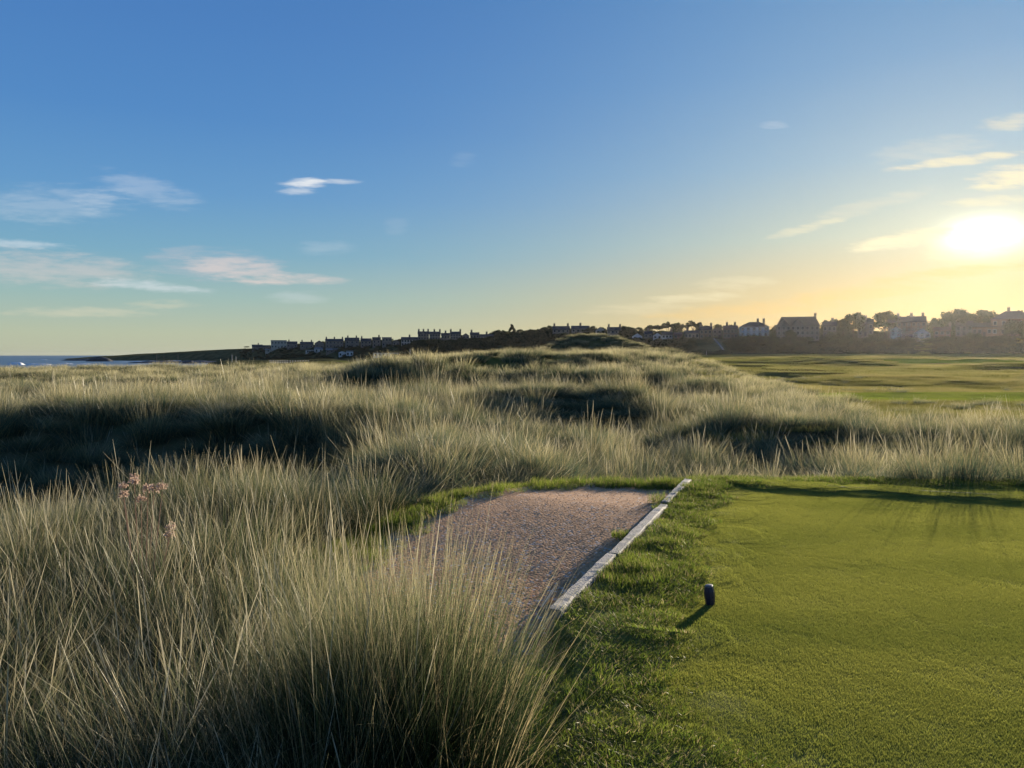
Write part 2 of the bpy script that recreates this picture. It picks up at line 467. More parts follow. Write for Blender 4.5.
# ------------------------------------------------------------------ mesh helpers
def mesh_obj(name, V, F, mat, parent=None, smooth=False, link=True):
    me = bpy.data.meshes.new(name)
    V = np.asarray(V, np.float32); 
    if isinstance(F, np.ndarray):
        nf, k = F.shape
        me.vertices.add(len(V)); me.vertices.foreach_set('co', V.ravel())
        me.loops.add(nf * k); me.loops.foreach_set('vertex_index', F.astype(np.int32).ravel())
        me.polygons.add(nf); me.polygons.foreach_set('loop_start', np.arange(0, nf * k, k, dtype=np.int32))
        me.update(calc_edges=True)
    else:
        me.from_pydata([tuple(map(float, v)) for v in V], [], F); me.update()
    if smooth: me.polygons.foreach_set('use_smooth', np.ones(len(me.polygons), bool))
    me.materials.append(mat)
    o = bpy.data.objects.new(name, me)
    if link: COL.objects.link(o)
    if parent: o.parent = parent
    return o
def fattr(o, name, vals, dom='POINT', typ='FLOAT'):
    a = o.data.attributes.new(name, typ, dom)
    a.data.foreach_set('vector' if typ == 'FLOAT_VECTOR' else 'value', np.asarray(vals).ravel())
def grid_faces(nu, nv, closed_v=False):
    i = np.arange(nu - 1)[:, None]; j = np.arange(nv if closed_v else nv - 1)[None, :]
    j2 = (j + 1) % nv
    return np.stack([i * nv + j, (i + 1) * nv + j + 0 * j, (i + 1) * nv + j2, i * nv + j2], -1).reshape(-1, 4)

class MB:
    """collects boxes, prisms and tubes that form ONE part"""
    def __init__(s): s.V = []; s.F = []
    def add(s, vs, fs):
        k = len(s.V); s.V += [tuple(v) for v in vs]; s.F += [tuple(i + k for i in f) for f in fs]
        return s
    def box(s, x0, x1, y0, y1, z0, z1):
        vs = [(x, y, z) for z in (z0, z1) for y in (y0, y1) for x in (x0, x1)]
        return s.add(vs, [(0, 2, 3, 1), (4, 5, 7, 6), (0, 1, 5, 4), (2, 6, 7, 3), (0, 4, 6, 2), (1, 3, 7, 5)])
    def prism(s, prof, axis, a0, a1):
        """profile of (u, z) points extruded along x (axis 0) or y (axis 1)"""
        n = len(prof)
        f = (lambda a, p: (a, p[0], p[1])) if axis == 0 else (lambda a, p: (p[0], a, p[1]))
        vs = [f(a0, p) for p in prof] + [f(a1, p) for p in prof]
        fs = [tuple(range(n)), tuple(range(2 * n - 1, n - 1, -1))]
        fs += [(i, i + n, (i + 1) % n + n, (i + 1) % n) for i in range(n)]
        return s.add(vs, fs)
    def tube(s, pts, rads, n=6):
        k0 = len(s.V)
        for i, (p, r) in enumerate(zip(pts, rads)):
            p = Vector(p)
            d = (Vector(pts[min(i + 1, len(pts) - 1)]) - Vector(pts[max(i - 1, 0)])).normalized()
            a = d.cross(Vector((0.3, 1, .1))).normalized(); b_ = d.cross(a)
            for j in range(n):
                t = 2 * math.pi * j / n
                s.V.append(tuple(p + a * (r * math.cos(t)) + b_ * (r * math.sin(t))))
        for i in range(len(pts) - 1):
            for j in range(n):
                s.F.append((k0 + i * n + j, k0 + i * n + (j + 1) % n, k0 + (i + 1) * n + (j + 1) % n, k0 + (i + 1) * n + j))
        s.F.append(tuple(k0 + j for j in range(n))[::-1]); s.F.append(tuple(k0 + (len(pts) - 1) * n + j for j in range(n)))
        return s
    def build(s, name, mat, parent=None, smooth=False):
        return mesh_obj(name, s.V, s.F, mat, parent, smooth)

# ------------------------------------------------------------------ ground, sea, tee, path
def build_ground():
    rr = np.concatenate([[0.05], np.geomspace(.35, 14, 170), np.geomspace(14.15, 140, 170)[0:], np.geomspace(143, 1500, 110), np.geomspace(1600, 6000, 8)])
    aa = np.concatenate([np.linspace(-48, 48, 420), np.linspace(50, 310, 66)[:-1]])
    A, Rr = np.meshgrid(np.radians(aa), rr)
    X = Rr * np.sin(A); Y = Rr * np.cos(A)
    Z = height(X, Y)
    V = np.stack([X, Y, Z], -1).reshape(-1, 3)
    F = grid_faces(len(rr), len(aa), True)[:, ::-1]
    o = mesh_obj('ground', V, F, M['ground'], smooth=True)
    px, Yf, zf, Yb, zb = hill_params(X, Y)
    bank = np.maximum(sm(-6, 4, Y - Yf) * (Y > 50), sm(200, 260, Y) * sm(440, 400, px) * (px > 150))
    bank = np.maximum(bank, .8 * sm(.25, .6, gau(X, Y, 12, 128, 13, 9)))  # scrub colour on the knoll paints its shaded face dark
    fattr(o, 'bank', bank.astype(np.float32))
    fattr(o, 'sand', (sm(-3.4, -4.6, Z) * sm(90, 140, Y) * (1 - bank)).astype(np.float32))
    tag(o, 'rolling dune ground under the marram running out to the links', 'ground', kind='structure')
build_ground()

def build_sea():
    rr = np.geomspace(120, 12000, 40); aa = np.radians(np.linspace(-75, -13, 40))
    A, Rr = np.meshgrid(aa, rr)
    V = np.stack([Rr * np.sin(A), Rr * np.cos(A), np.full(A.shape, -5.0)], -1).reshape(-1, 3)
    o = mesh_obj('sea', V, grid_faces(40, 40)[:, ::-1], M['sea'], smooth=True)
    tag(o, 'grey blue sea reaching the horizon left of the headland', 'sea', kind='structure')
build_sea()

def build_path():
    nu, nv = 120, 70
    Lx = np.array(PATH_L); Rx = np.array(PATH_R)
    t = np.linspace(0, 1, len(Lx)); q = np.linspace(0, 1, nu)
    L = np.stack([np.interp(q, t, Lx[:, k]) for k in (0, 1)], -1)
    Rg = np.stack([np.interp(q, t, Rx[:, k]) for k in (0, 1)], -1)
    w = np.linspace(0, 1, nv)[None, :, None]
    P = L[:, None] * (1 - w) + Rg[:, None] * w
    wob = .10 * fbm(P[..., 1] * 2.5, P[..., 0] * .3, 5, 3) * (1 - w[..., 0]) ** 4
    P[..., 0] += wob
    X, Y = P[..., 0], P[..., 1]
    Z = path_z(X, Y) + .006 * fbm(X * 2, Y * 2, 8, 3) + .05 * (1 - w[..., 0]) ** 6
    o = mesh_obj('path', np.stack([X, Y, Z], -1).reshape(-1, 3), grid_faces(nu, nv)[:, ::-1], M['gravel'], smooth=True)
    tag(o, 'reddish brown gravel path sunk beside the tee', 'path', kind='structure')
build_path()

def build_tee():
    ys = np.linspace(-6, 10, 220)
    cols = np.concatenate([np.linspace(0, 1.6, 70), np.linspace(1.7, 13, 90)])
    V = []; 
    for y in ys:
        x0 = float(tee_left_x(y)) + (.045 if 4.6 < y < 9.72 else 0)
        V.append(np.stack([x0 + cols * (13 - x0) / 13, np.full(cols.shape, y)], -1))
    V = np.array(V); X, Y = V[..., 0], V[..., 1]
    far = tee_far_y(X)
    Yc = np.minimum(Y, far)
    Z = tee_z(X, Yc) - .25 * (Y - Yc)
    # skirt behind the timber
    X = np.concatenate([X[:, :1] - .001, X], 1); Y2 = np.concatenate([Yc[:, :1], Yc], 1); Z = np.concatenate([Z[:, :1] - .6, Z], 1)
    o = mesh_obj('lawn', np.stack([X, Y2, Z], -1).reshape(-1, 3), grid_faces(X.shape[0], X.shape[1])[:, ::-1], M['thatch'], smooth=True)
    tag(o, 'flat teeing ground of close mown turf', 'lawn', kind='structure')
build_tee()

def build_fairway():
    # mown fairway strip beyond the tussocks, follows the ground
    def strip(name, pts, label):
        nu, nv = 80, 14
        pts = np.array(pts); q = np.linspace(0, 1, nu); t = np.linspace(0, 1, len(pts))
        cx, cy, hw = [np.interp(q, t, pts[:, k]) for k in (0, 1, 2)]
        w = np.linspace(-1, 1, nv)
        X = np.repeat(cx[:, None], nv, 1); Y = cy[:, None] + hw[:, None] * w[None]
        Y = Y + 1.2 * fbm(X * .15, Y * .05, 77, 2) * np.abs(w)[None]
        Z = height(X, Y) + .03 + .05 * (1 - np.abs(w)[None] ** 6)
        o = mesh_obj(name, np.stack([X, Y, Z], -1).reshape(-1, 3), grid_faces(nu, nv)[:, ::-1], M['fairway'], smooth=True)
        tag(o, label, 'fairway', kind='structure')
    strip('lawn', [(14.5, 48, 1.5), (19, 49, 3.6), (26, 49.5, 5), (34, 49, 5), (48, 48, 5), (70, 48, 5)], 'bright green fairway strip beyond the tussocks')
    strip('lawn', [(60, 160, 4), (75, 163, 7), (95, 165, 9), (120, 165, 9), (160, 160, 9)], 'mown green fairway near the foot of the town')
build_fairway()

# ------------------------------------------------------------------ grass templates and scattering
def blade_mesh(name, n, rad, hmin, hmax, w, segs, lean, curve, mats, spikes=0, wind=(0, 0), fan=1.0, seed=0, link=False, wtaper=1.0):
    g = np.random.default_rng(seed)
    V = []; F = []; AL = []; BR = []; MI = []
    def strip(p0, d0, bend, L, ww, segs, br, mi, prof):
        a = math.atan2(d0[1], d0[0]) + g.normal(0, 1.2) + math.pi / 2
        side = np.array((math.cos(a), math.sin(a), 0))
        p = np.array(p0, float); th = math.hypot(d0[0], d0[1])
        hd = np.array((d0[0], d0[1])) / max(th, 1e-6)
        ang = th; k = len(V); st = L / segs
        for i in range(segs + 1):
            t = i / segs
            wi = ww * prof(t)
            V.append(p - side * wi); V.append(p + side * wi)
            AL.extend((t, t)); BR.extend((br, br))
            if i < segs:
                F.append((k + 2 * i, k + 2 * i + 1, k + 2 * i + 3, k + 2 * i + 2)); MI.append(mi)
            p = p + st * np.array((hd[0] * math.sin(ang), hd[1] * math.sin(ang), math.cos(ang)))
            ang += bend / segs
    for i in range(n):
        r = rad * math.sqrt(g.random()); a = g.random() * 2 * math.pi
        x, y = r * math.cos(a), r * math.sin(a)
        L = g.uniform(hmin, hmax)
        d = (x / max(rad, 1e-5) * lean * fan + g.normal(0, lean * .45) + wind[0], y / max(rad, 1e-5) * lean * fan + g.normal(0, lean * .45) + wind[1])
        strip((x, y, -.04 * hmax), d, abs(g.normal(curve, curve * .6)), L, w * .5 * g.uniform(.7, 1.3), segs, g.random(), 0,
              lambda t: max(1 - .9 * t ** 1.6, .12) if wtaper else 1 - t)
    for i in range(spikes):
        r = rad * math.sqrt(g.random()); a = g.random() * 2 * math.pi
        x, y = r * math.cos(a), r * math.sin(a)
        L = g.uniform(hmax * .92, hmax * 1.18)
        d = (g.normal(0, .10) + wind[0], g.normal(0, .10) + wind[1])
        strip((x, y, -.04), d, .08, L, w * .55, 8, g.random(), 1,
              lambda t: .5 if t < .74 else (2.1 if t < .9 else .5))
    me_o = mesh_obj(name, np.array(V), np.array(F), mats[0], link=link)
    for m_ in mats[1:]: me_o.data.materials.append(m_)
    me_o.data.polygons.foreach_set('material_index', np.array(MI, np.int32))
    fattr(me_o, 'along', np.array(AL, np.float32)); fattr(me_o, 'blade', np.array(BR, np.float32))
    return me_o

def scatter(name, P, rot, scl, idx, tint, templates, label, cat, kind='stuff'):
    me = bpy.data.meshes.new(name)
    P = np.asarray(P, np.float32)
    me.vertices.add(len(P)); me.vertices.foreach_set('co', P.ravel()); me.update()
    o = bpy.data.objects.new(name, me); COL.objects.link(o)
    fattr(o, 'rot', np.asarray(rot, np.float32), typ='FLOAT_VECTOR'); fattr(o, 'scl', np.asarray(scl, np.float32), typ='FLOAT_VECTOR')
    fattr(o, 'idx', np.asarray(idx, np.int32), typ='INT'); fattr(o, 'tint', np.asarray(tint, np.float32))
    ng = bpy.data.node_groups.new(name, 'GeometryNodeTree')
    ng.interface.new_socket('Geometry', in_out='INPUT', socket_type='NodeSocketGeometry')
    ng.interface.new_socket('Geometry', in_out='OUTPUT', socket_type='NodeSocketGeometry')
    nn = ng.nodes; L = ng.links
    gi = nn.new('NodeGroupInput'); go = nn.new('NodeGroupOutput')
    iop = nn.new('GeometryNodeInstanceOnPoints'); jn = nn.new('GeometryNodeJoinGeometry')
    for t in templates:
        oi = nn.new('GeometryNodeObjectInfo'); oi.inputs['Object'].default_value = t
        oi.inputs['As Instance'].default_value = False
        g2 = nn.new('GeometryNodeGeometryToInstance')
        L.new(oi.outputs['Geometry'], g2.inputs[0]); L.new(g2.outputs[0], jn.inputs[0])
    def na(nm, typ):
        x = nn.new('GeometryNodeInputNamedAttribute'); x.data_type = typ; x.inputs['Name'].default_value = nm
        return x.outputs['Attribute']
    e2r = nn.new('FunctionNodeEulerToRotation'); L.new(na('rot', 'FLOAT_VECTOR'), e2r.inputs[0])
    L.new(gi.outputs[0], iop.inputs['Points']); L.new(jn.outputs[0], iop.inputs['Instance'])
    iop.inputs['Pick Instance'].default_value = True
    L.new(na('idx', 'INT'), iop.inputs['Instance Index']); L.new(e2r.outputs[0], iop.inputs['Rotation'])
    L.new(na('scl', 'FLOAT_VECTOR'), iop.inputs['Scale']); L.new(iop.outputs[0], go.inputs[0])
    md = o.modifiers.new('scatter', 'NODES'); md.node_group = ng
    tag(o, label, cat, kind=kind)
    return o

def pts_in(x0, x1, y0, y1, dens, seed):
    g = np.random.default_rng(seed)
    n = int((x1 - x0) * (y1 - y0) * dens)
    return g.uniform(x0, x1, n), g.uniform(y0, y1, n), g

def in_view(X, Y, deg=40, near=1.5):
    return (np.abs(np.degrees(np.arctan2(X, Y))) < deg) & (np.hypot(X, Y) > near)

def marram_cover(X, Y):
    """0..1: where marram grows"""
    sd = path_sd(X, Y)
    tee_d = np.maximum(tee_left_x(Y) - X, Y - tee_far_y(X))
    c = sm(.0, .35, tee_d - .05)
    marg = np.where(Y > 6.2, .62, .10) + .25 * fbm(X * 1.3, Y * 1.3, 41, 2)
    c = c * (sd > marg)
    # turf margin behind the tee and path head
    c = c * np.where((Y > 9.3) & (X > .2) & (X < 4.2), Y > 11.0 + .35 * fbm(X * 1.1, Y, 44, 2), True)
    return c

# ---- tussocks
def tuft_height(X, Y):
    h = .80 + .20 * fbm(X * .9, Y * .9, 61, 3)
    h = h * (1 - .42 * sm(3.4, 2.2, np.hypot(X, Y))) * (1 + .12 * gau(X, Y, -2.2, 4.6, 1.6, .8) + .22 * gau(X, Y, -.75, 3.75, .6, .5))     # shorter near the camera, so that taller grass behind shades it
    h = h + .10 * gau(X, Y, -2.3, 7.6, .9, .6)
    return h

def tussock_mesh(name, n, rad, w, segs, mats, spikes, seed, fan=.42, curve=.22, wind=(-.05, -.03), sp_w=1.0):
    g = np.random.default_rng(seed)
    N = n + spikes
    r = rad * np.sqrt(g.random(N)); a = g.random(N) * 2 * np.pi
    # a tussock is a bundle of tillers: pull the shoots towards a few cores
    nc = max(5, n // 40)
    cr = rad * np.sqrt(g.random(nc)) * .9; ca = g.random(nc) * 6.283
    ci = g.integers(0, nc, N); pull = g.uniform(.35, .95, N)
    x = r * np.cos(a) * (1 - pull) + cr[ci] * np.cos(ca[ci]) * pull
    y = r * np.sin(a) * (1 - pull) + cr[ci] * np.sin(ca[ci]) * pull
    rr = np.hypot(x, y) / rad
    L = (1 - .30 * rr ** 2) * (1 - .55 * g.random(N) ** 1.3) * g.uniform(.82, 1.08, nc)[ci]
    core_lean = g.normal(0, .15, (nc, 2))
    dx = x / rad * fan + core_lean[ci, 0] + g.normal(0, .13, N) + wind[0]
    dy = y / rad * fan + core_lean[ci, 1] + g.normal(0, .13, N) + wind[1]
    bend = np.abs(g.normal(curve, curve * .6, N)); wild = g.random(N) < .11
    bend = np.where(wild, g.uniform(.8, 1.9, N), bend)
    isp = np.arange(N) >= n
    L = np.where(isp, g.uniform(.92, 1.2, N), L); bend = np.where(isp, .08, bend)
    dx = np.where(isp, dx * .6, dx); dy = np.where(isp, dy * .6, dy)
    br = g.random(N)
    S = np.where(isp, 8, segs)
    sa = np.arctan2(dy, dx) + g.normal(0, .9, N) + np.pi / 2
    side = np.stack([np.cos(sa), np.sin(sa), 0 * sa], -1)
    V = []; F = []; AL = []; BR = []; MI = []
    base = 0
    for sp in (False, True):
        q = isp == sp; m = int(q.sum())
        if not m: continue
        sg = 8 if sp else segs
        t = np.linspace(0, 1, sg + 1)
        if sp: prof = np.where(t < .74, .5, np.where(t < .92, 1.05, .3)) * sp_w
        else: prof = np.maximum(1 - .92 * t ** 1.5, .10)
        th = np.hypot(dx[q], dy[q]); hx = dx[q] / np.maximum(th, 1e-6); hy = dy[q] / np.maximum(th, 1e-6)
        ang = th[:, None] + bend[q][:, None] * t[None]
        st = (L[q] / sg)[:, None]
        px = x[q][:, None] + hx[:, None] * np.concatenate([np.zeros((m, 1)), np.cumsum(np.sin(ang[:, :-1]) * st, 1)], 1)
        py = y[q][:, None] + hy[:, None] * np.concatenate([np.zeros((m, 1)), np.cumsum(np.sin(ang[:, :-1]) * st, 1)], 1)
        pz = -.05 + np.concatenate([np.zeros((m, 1)), np.cumsum(np.cos(ang[:, :-1]) * st, 1)], 1)
        P = np.stack([px, py, pz], -1)
        ww = (w * .5 * g.uniform(.7, 1.3, m))[:, None, None] * prof[None, :, None] * side[q][:, None, :]
        VV = np.stack([P - ww, P + ww], 2).reshape(-1, 3)
        k = base + np.arange(m)[:, None] * (2 * (sg + 1)) + np.arange(sg)[None] * 2
        FF = np.stack([k, k + 1, k + 3, k + 2], -1).reshape(-1, 4)
        V.append(VV); F.append(FF); MI.append(np.full(len(FF), 1 if sp else 0, np.int32))
        AL.append(np.repeat((t[None] * np.minimum(L[q][:, None] / .95, 1.05)).ravel(), 2)); BR.append(np.repeat(br[q], 2 * (sg + 1)))
        base += len(VV)
    o = mesh_obj(name, np.concatenate(V), np.concatenate(F), mats[0], link=False)
    for m_ in mats[1:]: o.data.materials.append(m_)
    o.data.polygons.foreach_set('material_index', np.concatenate(MI))
    fattr(o, 'along', np.concatenate(AL).astype(np.float32)); fattr(o, 'blade', np.concatenate(BR).astype(np.float32))
    return o

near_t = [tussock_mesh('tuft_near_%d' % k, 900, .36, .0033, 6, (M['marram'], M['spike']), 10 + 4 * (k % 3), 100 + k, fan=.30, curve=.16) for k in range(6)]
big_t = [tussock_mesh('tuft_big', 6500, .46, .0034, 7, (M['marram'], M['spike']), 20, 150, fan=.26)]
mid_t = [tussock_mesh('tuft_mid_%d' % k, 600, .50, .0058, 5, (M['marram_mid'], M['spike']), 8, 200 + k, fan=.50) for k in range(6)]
far_t = [tussock_mesh('tuft_far_%d' % k, 400, .80, .0155, 3, (M['marram_far'],), 0, 300 + k, fan=.45) for k in range(5)]

def flat_patch(name, n, rad, w, h, mat, seed):
    g = np.random.default_rng(seed)
    r = rad * np.sqrt(g.random(n)); a = g.random(n) * 6.283
    x, y = r * np.cos(a), r * np.sin(a); L = h * g.uniform(.5, 1.15, n)
    sa = g.random(n) * 6.283; sx, sy = np.cos(sa) * w * .5, np.sin(sa) * w * .5
    lx, ly = g.normal(0, .45, n) * L, g.normal(0, .45, n) * L
    z0 = -.03 * np.ones(n)
    V = np.stack([np.stack([x - sx, y - sy, z0], -1), np.stack([x + sx, y + sy, z0], -1),
                  np.stack([x + lx + sx * .25, y + ly + sy * .25, L], -1), np.stack([x + lx - sx * .25, y + ly - sy * .25, L], -1)], 1).reshape(-1, 3)
    o = mesh_obj(name, V, np.arange(4 * n).reshape(-1, 4), mat, link=False)
    fattr(o, 'along', np.tile(np.array([0, 0, 1, 1], np.float32), n)); fattr(o, 'blade', np.repeat(g.random(n), 4).astype(np.float32))
    return o
links_t = [flat_patch('links_patch_%d' % k, 900, .95, .018, .13, M['links'], 600 + k) for k in range(3)]
links_far_t = [flat_patch('links_far_patch_%d' % k, 1100, 2.9, .055, .22, M['links'], 610 + k) for k in range(3)]
fair_t = [flat_patch('fairway_patch_%d' % k, 1200, .8, .014, .035, M['fair_blade'], 620 + k) for k in range(2)]

def jitter(x0, x1, y0, y1, sp, seed):
    g = np.random.default_rng(seed)
    xs = np.arange(x0, x1, sp); ys = np.arange(y0, y1, sp)
    X, Y = np.meshgrid(xs, ys); X = X + (np.arange(len(ys)) % 2)[:, None] * sp * .5
    X = X + g.uniform(-.46, .46, X.shape) * sp; Y = Y + g.uniform(-.46, .46, Y.shape) * sp
    return X.ravel(), Y.ravel(), g

def rots(g, n, t=.08):
    return np.stack([g.normal(0, t, n), g.normal(0, t, n), g.uniform(0, 6.283, n)], -1)

def build_marram():
    # foreground, up to 9 m
    EX = np.array([(-1.22, 4.55, 1.05, .98), (-.86, 4.15, .9, .98), (-1.62, 5.05, 1.1, .92), (-.66, 3.72, .8, .95), (-1.05, 3.55, 1.05, .95), (-1.55, 4.15, 1.1, .80),
                   (-2.05, 7.35, 1.25, .98), (-2.75, 7.55, 1.3, .92), (-1.55, 7.9, .9, .74), (-3.35, 7.3, 1.0, .70),
                   (-2.2, 4.7, 1.2, .86), (-2.9, 5.2, 1.3, .84), (-3.7, 5.6, 1.3, .84), (-4.5, 5.5, 1.2, .80)])
    X, Y, g = jitter(-9, 8, .2, 9.2, .60, 1)
    k = in_view(X, Y, 46, 1.95) & (marram_cover(X, Y) > .5) & (X < tee_left_x(Y) - .30)
    k &= (fbm(X * .8 + 9, Y * .8, 63, 2) > -.42) | (Y < 4.4)
    k &= np.hypot(X + .42, Y - 3.02) > .62
    k &= np.min(np.hypot(X[:, None] - EX[None, :, 0], Y[:, None] - EX[None, :, 1]), 1) > .42
    k &= ~((np.abs(X + 1.55 + .0 * Y) < .35) & (Y > 5.6) & (Y < 6.9))
    X, Y = X[k], Y[k]; n = len(X)
    h = tuft_height(X, Y) * g.uniform(.70, 1.16, n); wd = g.uniform(1.0, 1.4, n)
    X = np.concatenate([X, EX[:, 0]]); Y = np.concatenate([Y, EX[:, 1]]); wd = np.concatenate([wd, EX[:, 2]]); h = np.concatenate([h, EX[:, 3]]); n = len(X)
    # short new growth between the tussocks
    X2, Y2, g2 = jitter(-9, 8, .2, 9.2, .36, 71)
    k = in_view(X2, Y2, 46, 1.75) & (marram_cover(X2, Y2) > .5) & (X2 < tee_left_x(Y2) - .2)
    X2, Y2 = X2[k], Y2[k]; h2 = tuft_height(X2, Y2) * g2.uniform(.38, .66, len(X2))
    X = np.concatenate([X, X2]); Y = np.concatenate([Y, Y2]); h = np.concatenate([h, h2]); wd = np.concatenate([wd, g2.uniform(.8, 1.1, len(X2))])
    low = np.arange(len(X)) >= n; n = len(X)
    ti = .45 * fbm(X * .6, Y * .6, 65, 3) + g.normal(0, .12, n) - .12 * low
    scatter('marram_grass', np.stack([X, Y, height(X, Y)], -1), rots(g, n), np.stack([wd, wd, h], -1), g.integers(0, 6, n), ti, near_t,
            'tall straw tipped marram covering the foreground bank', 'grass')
    P = np.array([(-.40, 3.05), (-.62, 2.86)]); z = height(P[:, 0], P[:, 1])
    scatter('marram_tussock', np.concatenate([P, z[:, None]], 1), [(0, 0, .4), (0, 0, 2.6)], [(1.0, 1.0, 1.27), (.9, .9, 1.05)], [0, 0], [-.02, -.10], big_t,
            'big dense marram tussock with dark shaded side beside the tee turf', 'grass tussock')
    # 9 .. 30 m
    X, Y, g = jitter(-30, 30, 9.2, 31, .80, 2)
    LOW = np.array([(5.45, 9.95), (5.95, 9.90), (5.0, 10.15), (6.5, 9.85), (5.7, 10.3)])      # low dark clump on the far edge of the tee
    Xf, Yf_, g = jitter(-20, 20, 9.2, 27, .50, 72)          # undergrowth closing the ground between the tussocks
    fill = np.arange(len(X) + len(Xf)) >= len(X)
    X = np.concatenate([X, Xf]); Y = np.concatenate([Y, Yf_])
    rt = 5.5 + .22 * np.maximum(Y - 18, 0)
    k = in_view(X, Y, 44) & (marram_cover(X, Y) > .5) & ((X < rt + 3.5 + 2.5 * fbm(X * .35, Y * .35, 68, 2) + 1.5 * g.normal(0, 1, X.shape) * (g.random(X.shape) < .5)) | (Y < 19.0 + 2 * fbm(X * .3, Y * .3, 69, 2)))
    clump = fbm(X * .45 + 9, Y * .45, 63, 2)
    gap = clump < np.where(gau(X, Y, -8, 13, 7.5, 5.5) > .3, -.5, -.28)      # lower growth in the gaps
    X, Y, clump, gap, fill = X[k], Y[k], clump[k], gap[k], fill[k]; n = len(X)
    h = (.72 + .40 * clump + .16 * fbm(X * .3, Y * .3, 67, 2)) * g.uniform(.66, 1.22, n)
    h = np.maximum(h, .38) * np.where(gap, .62, 1) * np.where(fill, .46, 1)
    h = h * (1 - .22 * sm(.2, 1.5, X) * sm(13.5, 11.5, Y)) * (1 - .12 * gau(X, Y, -8, 12.0, 5, 2.6))
    wd = g.uniform(.8, 1.25, n)
    X = np.concatenate([X, LOW[:, 0]]); Y = np.concatenate([Y, LOW[:, 1]]); n = len(X)
    h = np.concatenate([h, [.80, .86, .66, .72, .90]]); wd = np.concatenate([wd, np.full(5, .8)])
    ti = .40 * fbm(X * .4, Y * .4, 66, 3) + g.normal(0, .22, n) + .30 * gau(X, Y, -8.5, 12.8, 6.5, 4.0)  # raised tint in the hollow paints its shaded marram lighter
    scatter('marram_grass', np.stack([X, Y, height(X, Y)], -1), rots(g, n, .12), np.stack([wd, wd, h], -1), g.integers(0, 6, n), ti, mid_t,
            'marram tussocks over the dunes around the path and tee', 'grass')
    # outliers thinning out over the links
    X, Y, g = jitter(4, 45, 19, 75, 1.3, 52)
    rt = 5.5 + .22 * np.maximum(Y - 18, 0)
    k = in_view(X, Y, 39) & (X > rt + 2) & (X < rt + 26) & (fbm(X * .22, Y * .30, 53, 3) > .0 + .55 * sm(2, 24, X - rt)) & ~((np.abs(Y - 49) < 4.8) & (X > 16))
    X, Y = X[k], Y[k]; n = len(X)
    h = g.uniform(.22, .50, n); wd = g.uniform(.7, 1.1, n)
    scatter('marram_grass', np.stack([X, Y, height(X, Y)], -1), rots(g, n), np.stack([wd, wd, h], -1), g.integers(0, 6, n), .15 + g.normal(0, .12, n), mid_t,
            'scattered low pale tussocks thinning out onto the links', 'grass')
    # 30 .. 150 m
    X, Y, g = jitter(-60, 60, 30, 74, 1.12, 3)
    X2, Y2, _ = jitter(-18, 44, 74, 150, 1.25, 4)
    X = np.concatenate([X, X2]); Y = np.concatenate([Y, Y2])
    rt = 5.5 + .22 * np.maximum(Y - 18, 0)
    k = in_view(X, Y, 40) & (X < rt + 4 + 4 * fbm(X * .2, Y * .2, 73, 2) + 2 * g.normal(0, 1, X.shape) * (g.random(X.shape) < .5)) & (fbm(X * .3, Y * .3, 74, 2) > -.62)
    k &= (Y < 74) | (gau(X, Y, 12, 130, 16, 16) > .35)
    X, Y = X[k], Y[k]; n = len(X)
    h = (.66 + .36 * fbm(X * .3, Y * .3, 75, 3)) * g.uniform(.6, 1.3, n)
    wd = g.uniform(.8, 1.25, n)
    ti = .4 * fbm(X * .15, Y * .15, 76, 3) + g.normal(0, .2, n)
    scatter('marram_grass', np.stack([X, Y, height(X, Y)], -1), rots(g, n), np.stack([wd, wd, h], -1), g.integers(0, 5, n), ti, far_t,
            'distant marram on the far dune crests and the knoll', 'grass')
    # fescue on the rolling links, patches growing coarser with distance
    for name, lab, x0, x1, y0, y1, sp, tl in (('rough_grass', 'low straw coloured fescue on the rolling links beyond the tussocks', 4, 75, 17, 80, 1.15, links_t),
                                         ('rough_grass', 'far fescue on the links running to the foot of the town', 8, 330, 80, 335, 3.4, links_far_t)):
        X, Y, g = jitter(x0, x1, y0, y1, sp, int(y0))
        st = fbm(X * .05, Y * .085, 81, 4)
        k = in_view(X, Y, 39) & ~((np.abs(Y - 49) < 5.2) & (X > 16)) & ~((np.abs(Y - 163) < 9) & (X > 66)) & (X > 4.5 + .2 * np.maximum(Y - 18, 0))
        k &= (Y < 80) | (st > -.42)
        X, Y, st = X[k], Y[k], st[k]; n = len(X)
        h = g.uniform(.7, 1.25, n) * (.8 + .9 * np.maximum(st, 0))
        wd = g.uniform(.9, 1.2, n)
        scatter(name, np.stack([X, Y, height(X, Y)], -1), rots(g, n, .01), np.stack([wd, wd, h], -1), g.integers(0, 3, n),
                .55 * st + .25 * fbm(X * .3, Y * .3, 83, 2) + g.normal(0, .06, n), tl, lab, 'grass')
    X, Y, g = jitter(14, 75, 42, 56, 1.0, 44)
    k = (np.abs(Y - 49) < 5.3) & (X > 15.5) & in_view(X, Y, 39)
    X, Y = X[k], Y[k]; n = len(X)
    scatter('mown_grass', np.stack([X, Y, height(X, Y) + .05], -1), rots(g, n, .01), np.stack([np.ones(n), np.ones(n), g.uniform(.8, 1.2, n)], -1), g.integers(0, 2, n),
            .3 * fbm(X * .2, Y * .2, 84, 3), fair_t, 'bright green mown grass of the fairway strip', 'grass')
build_marram()

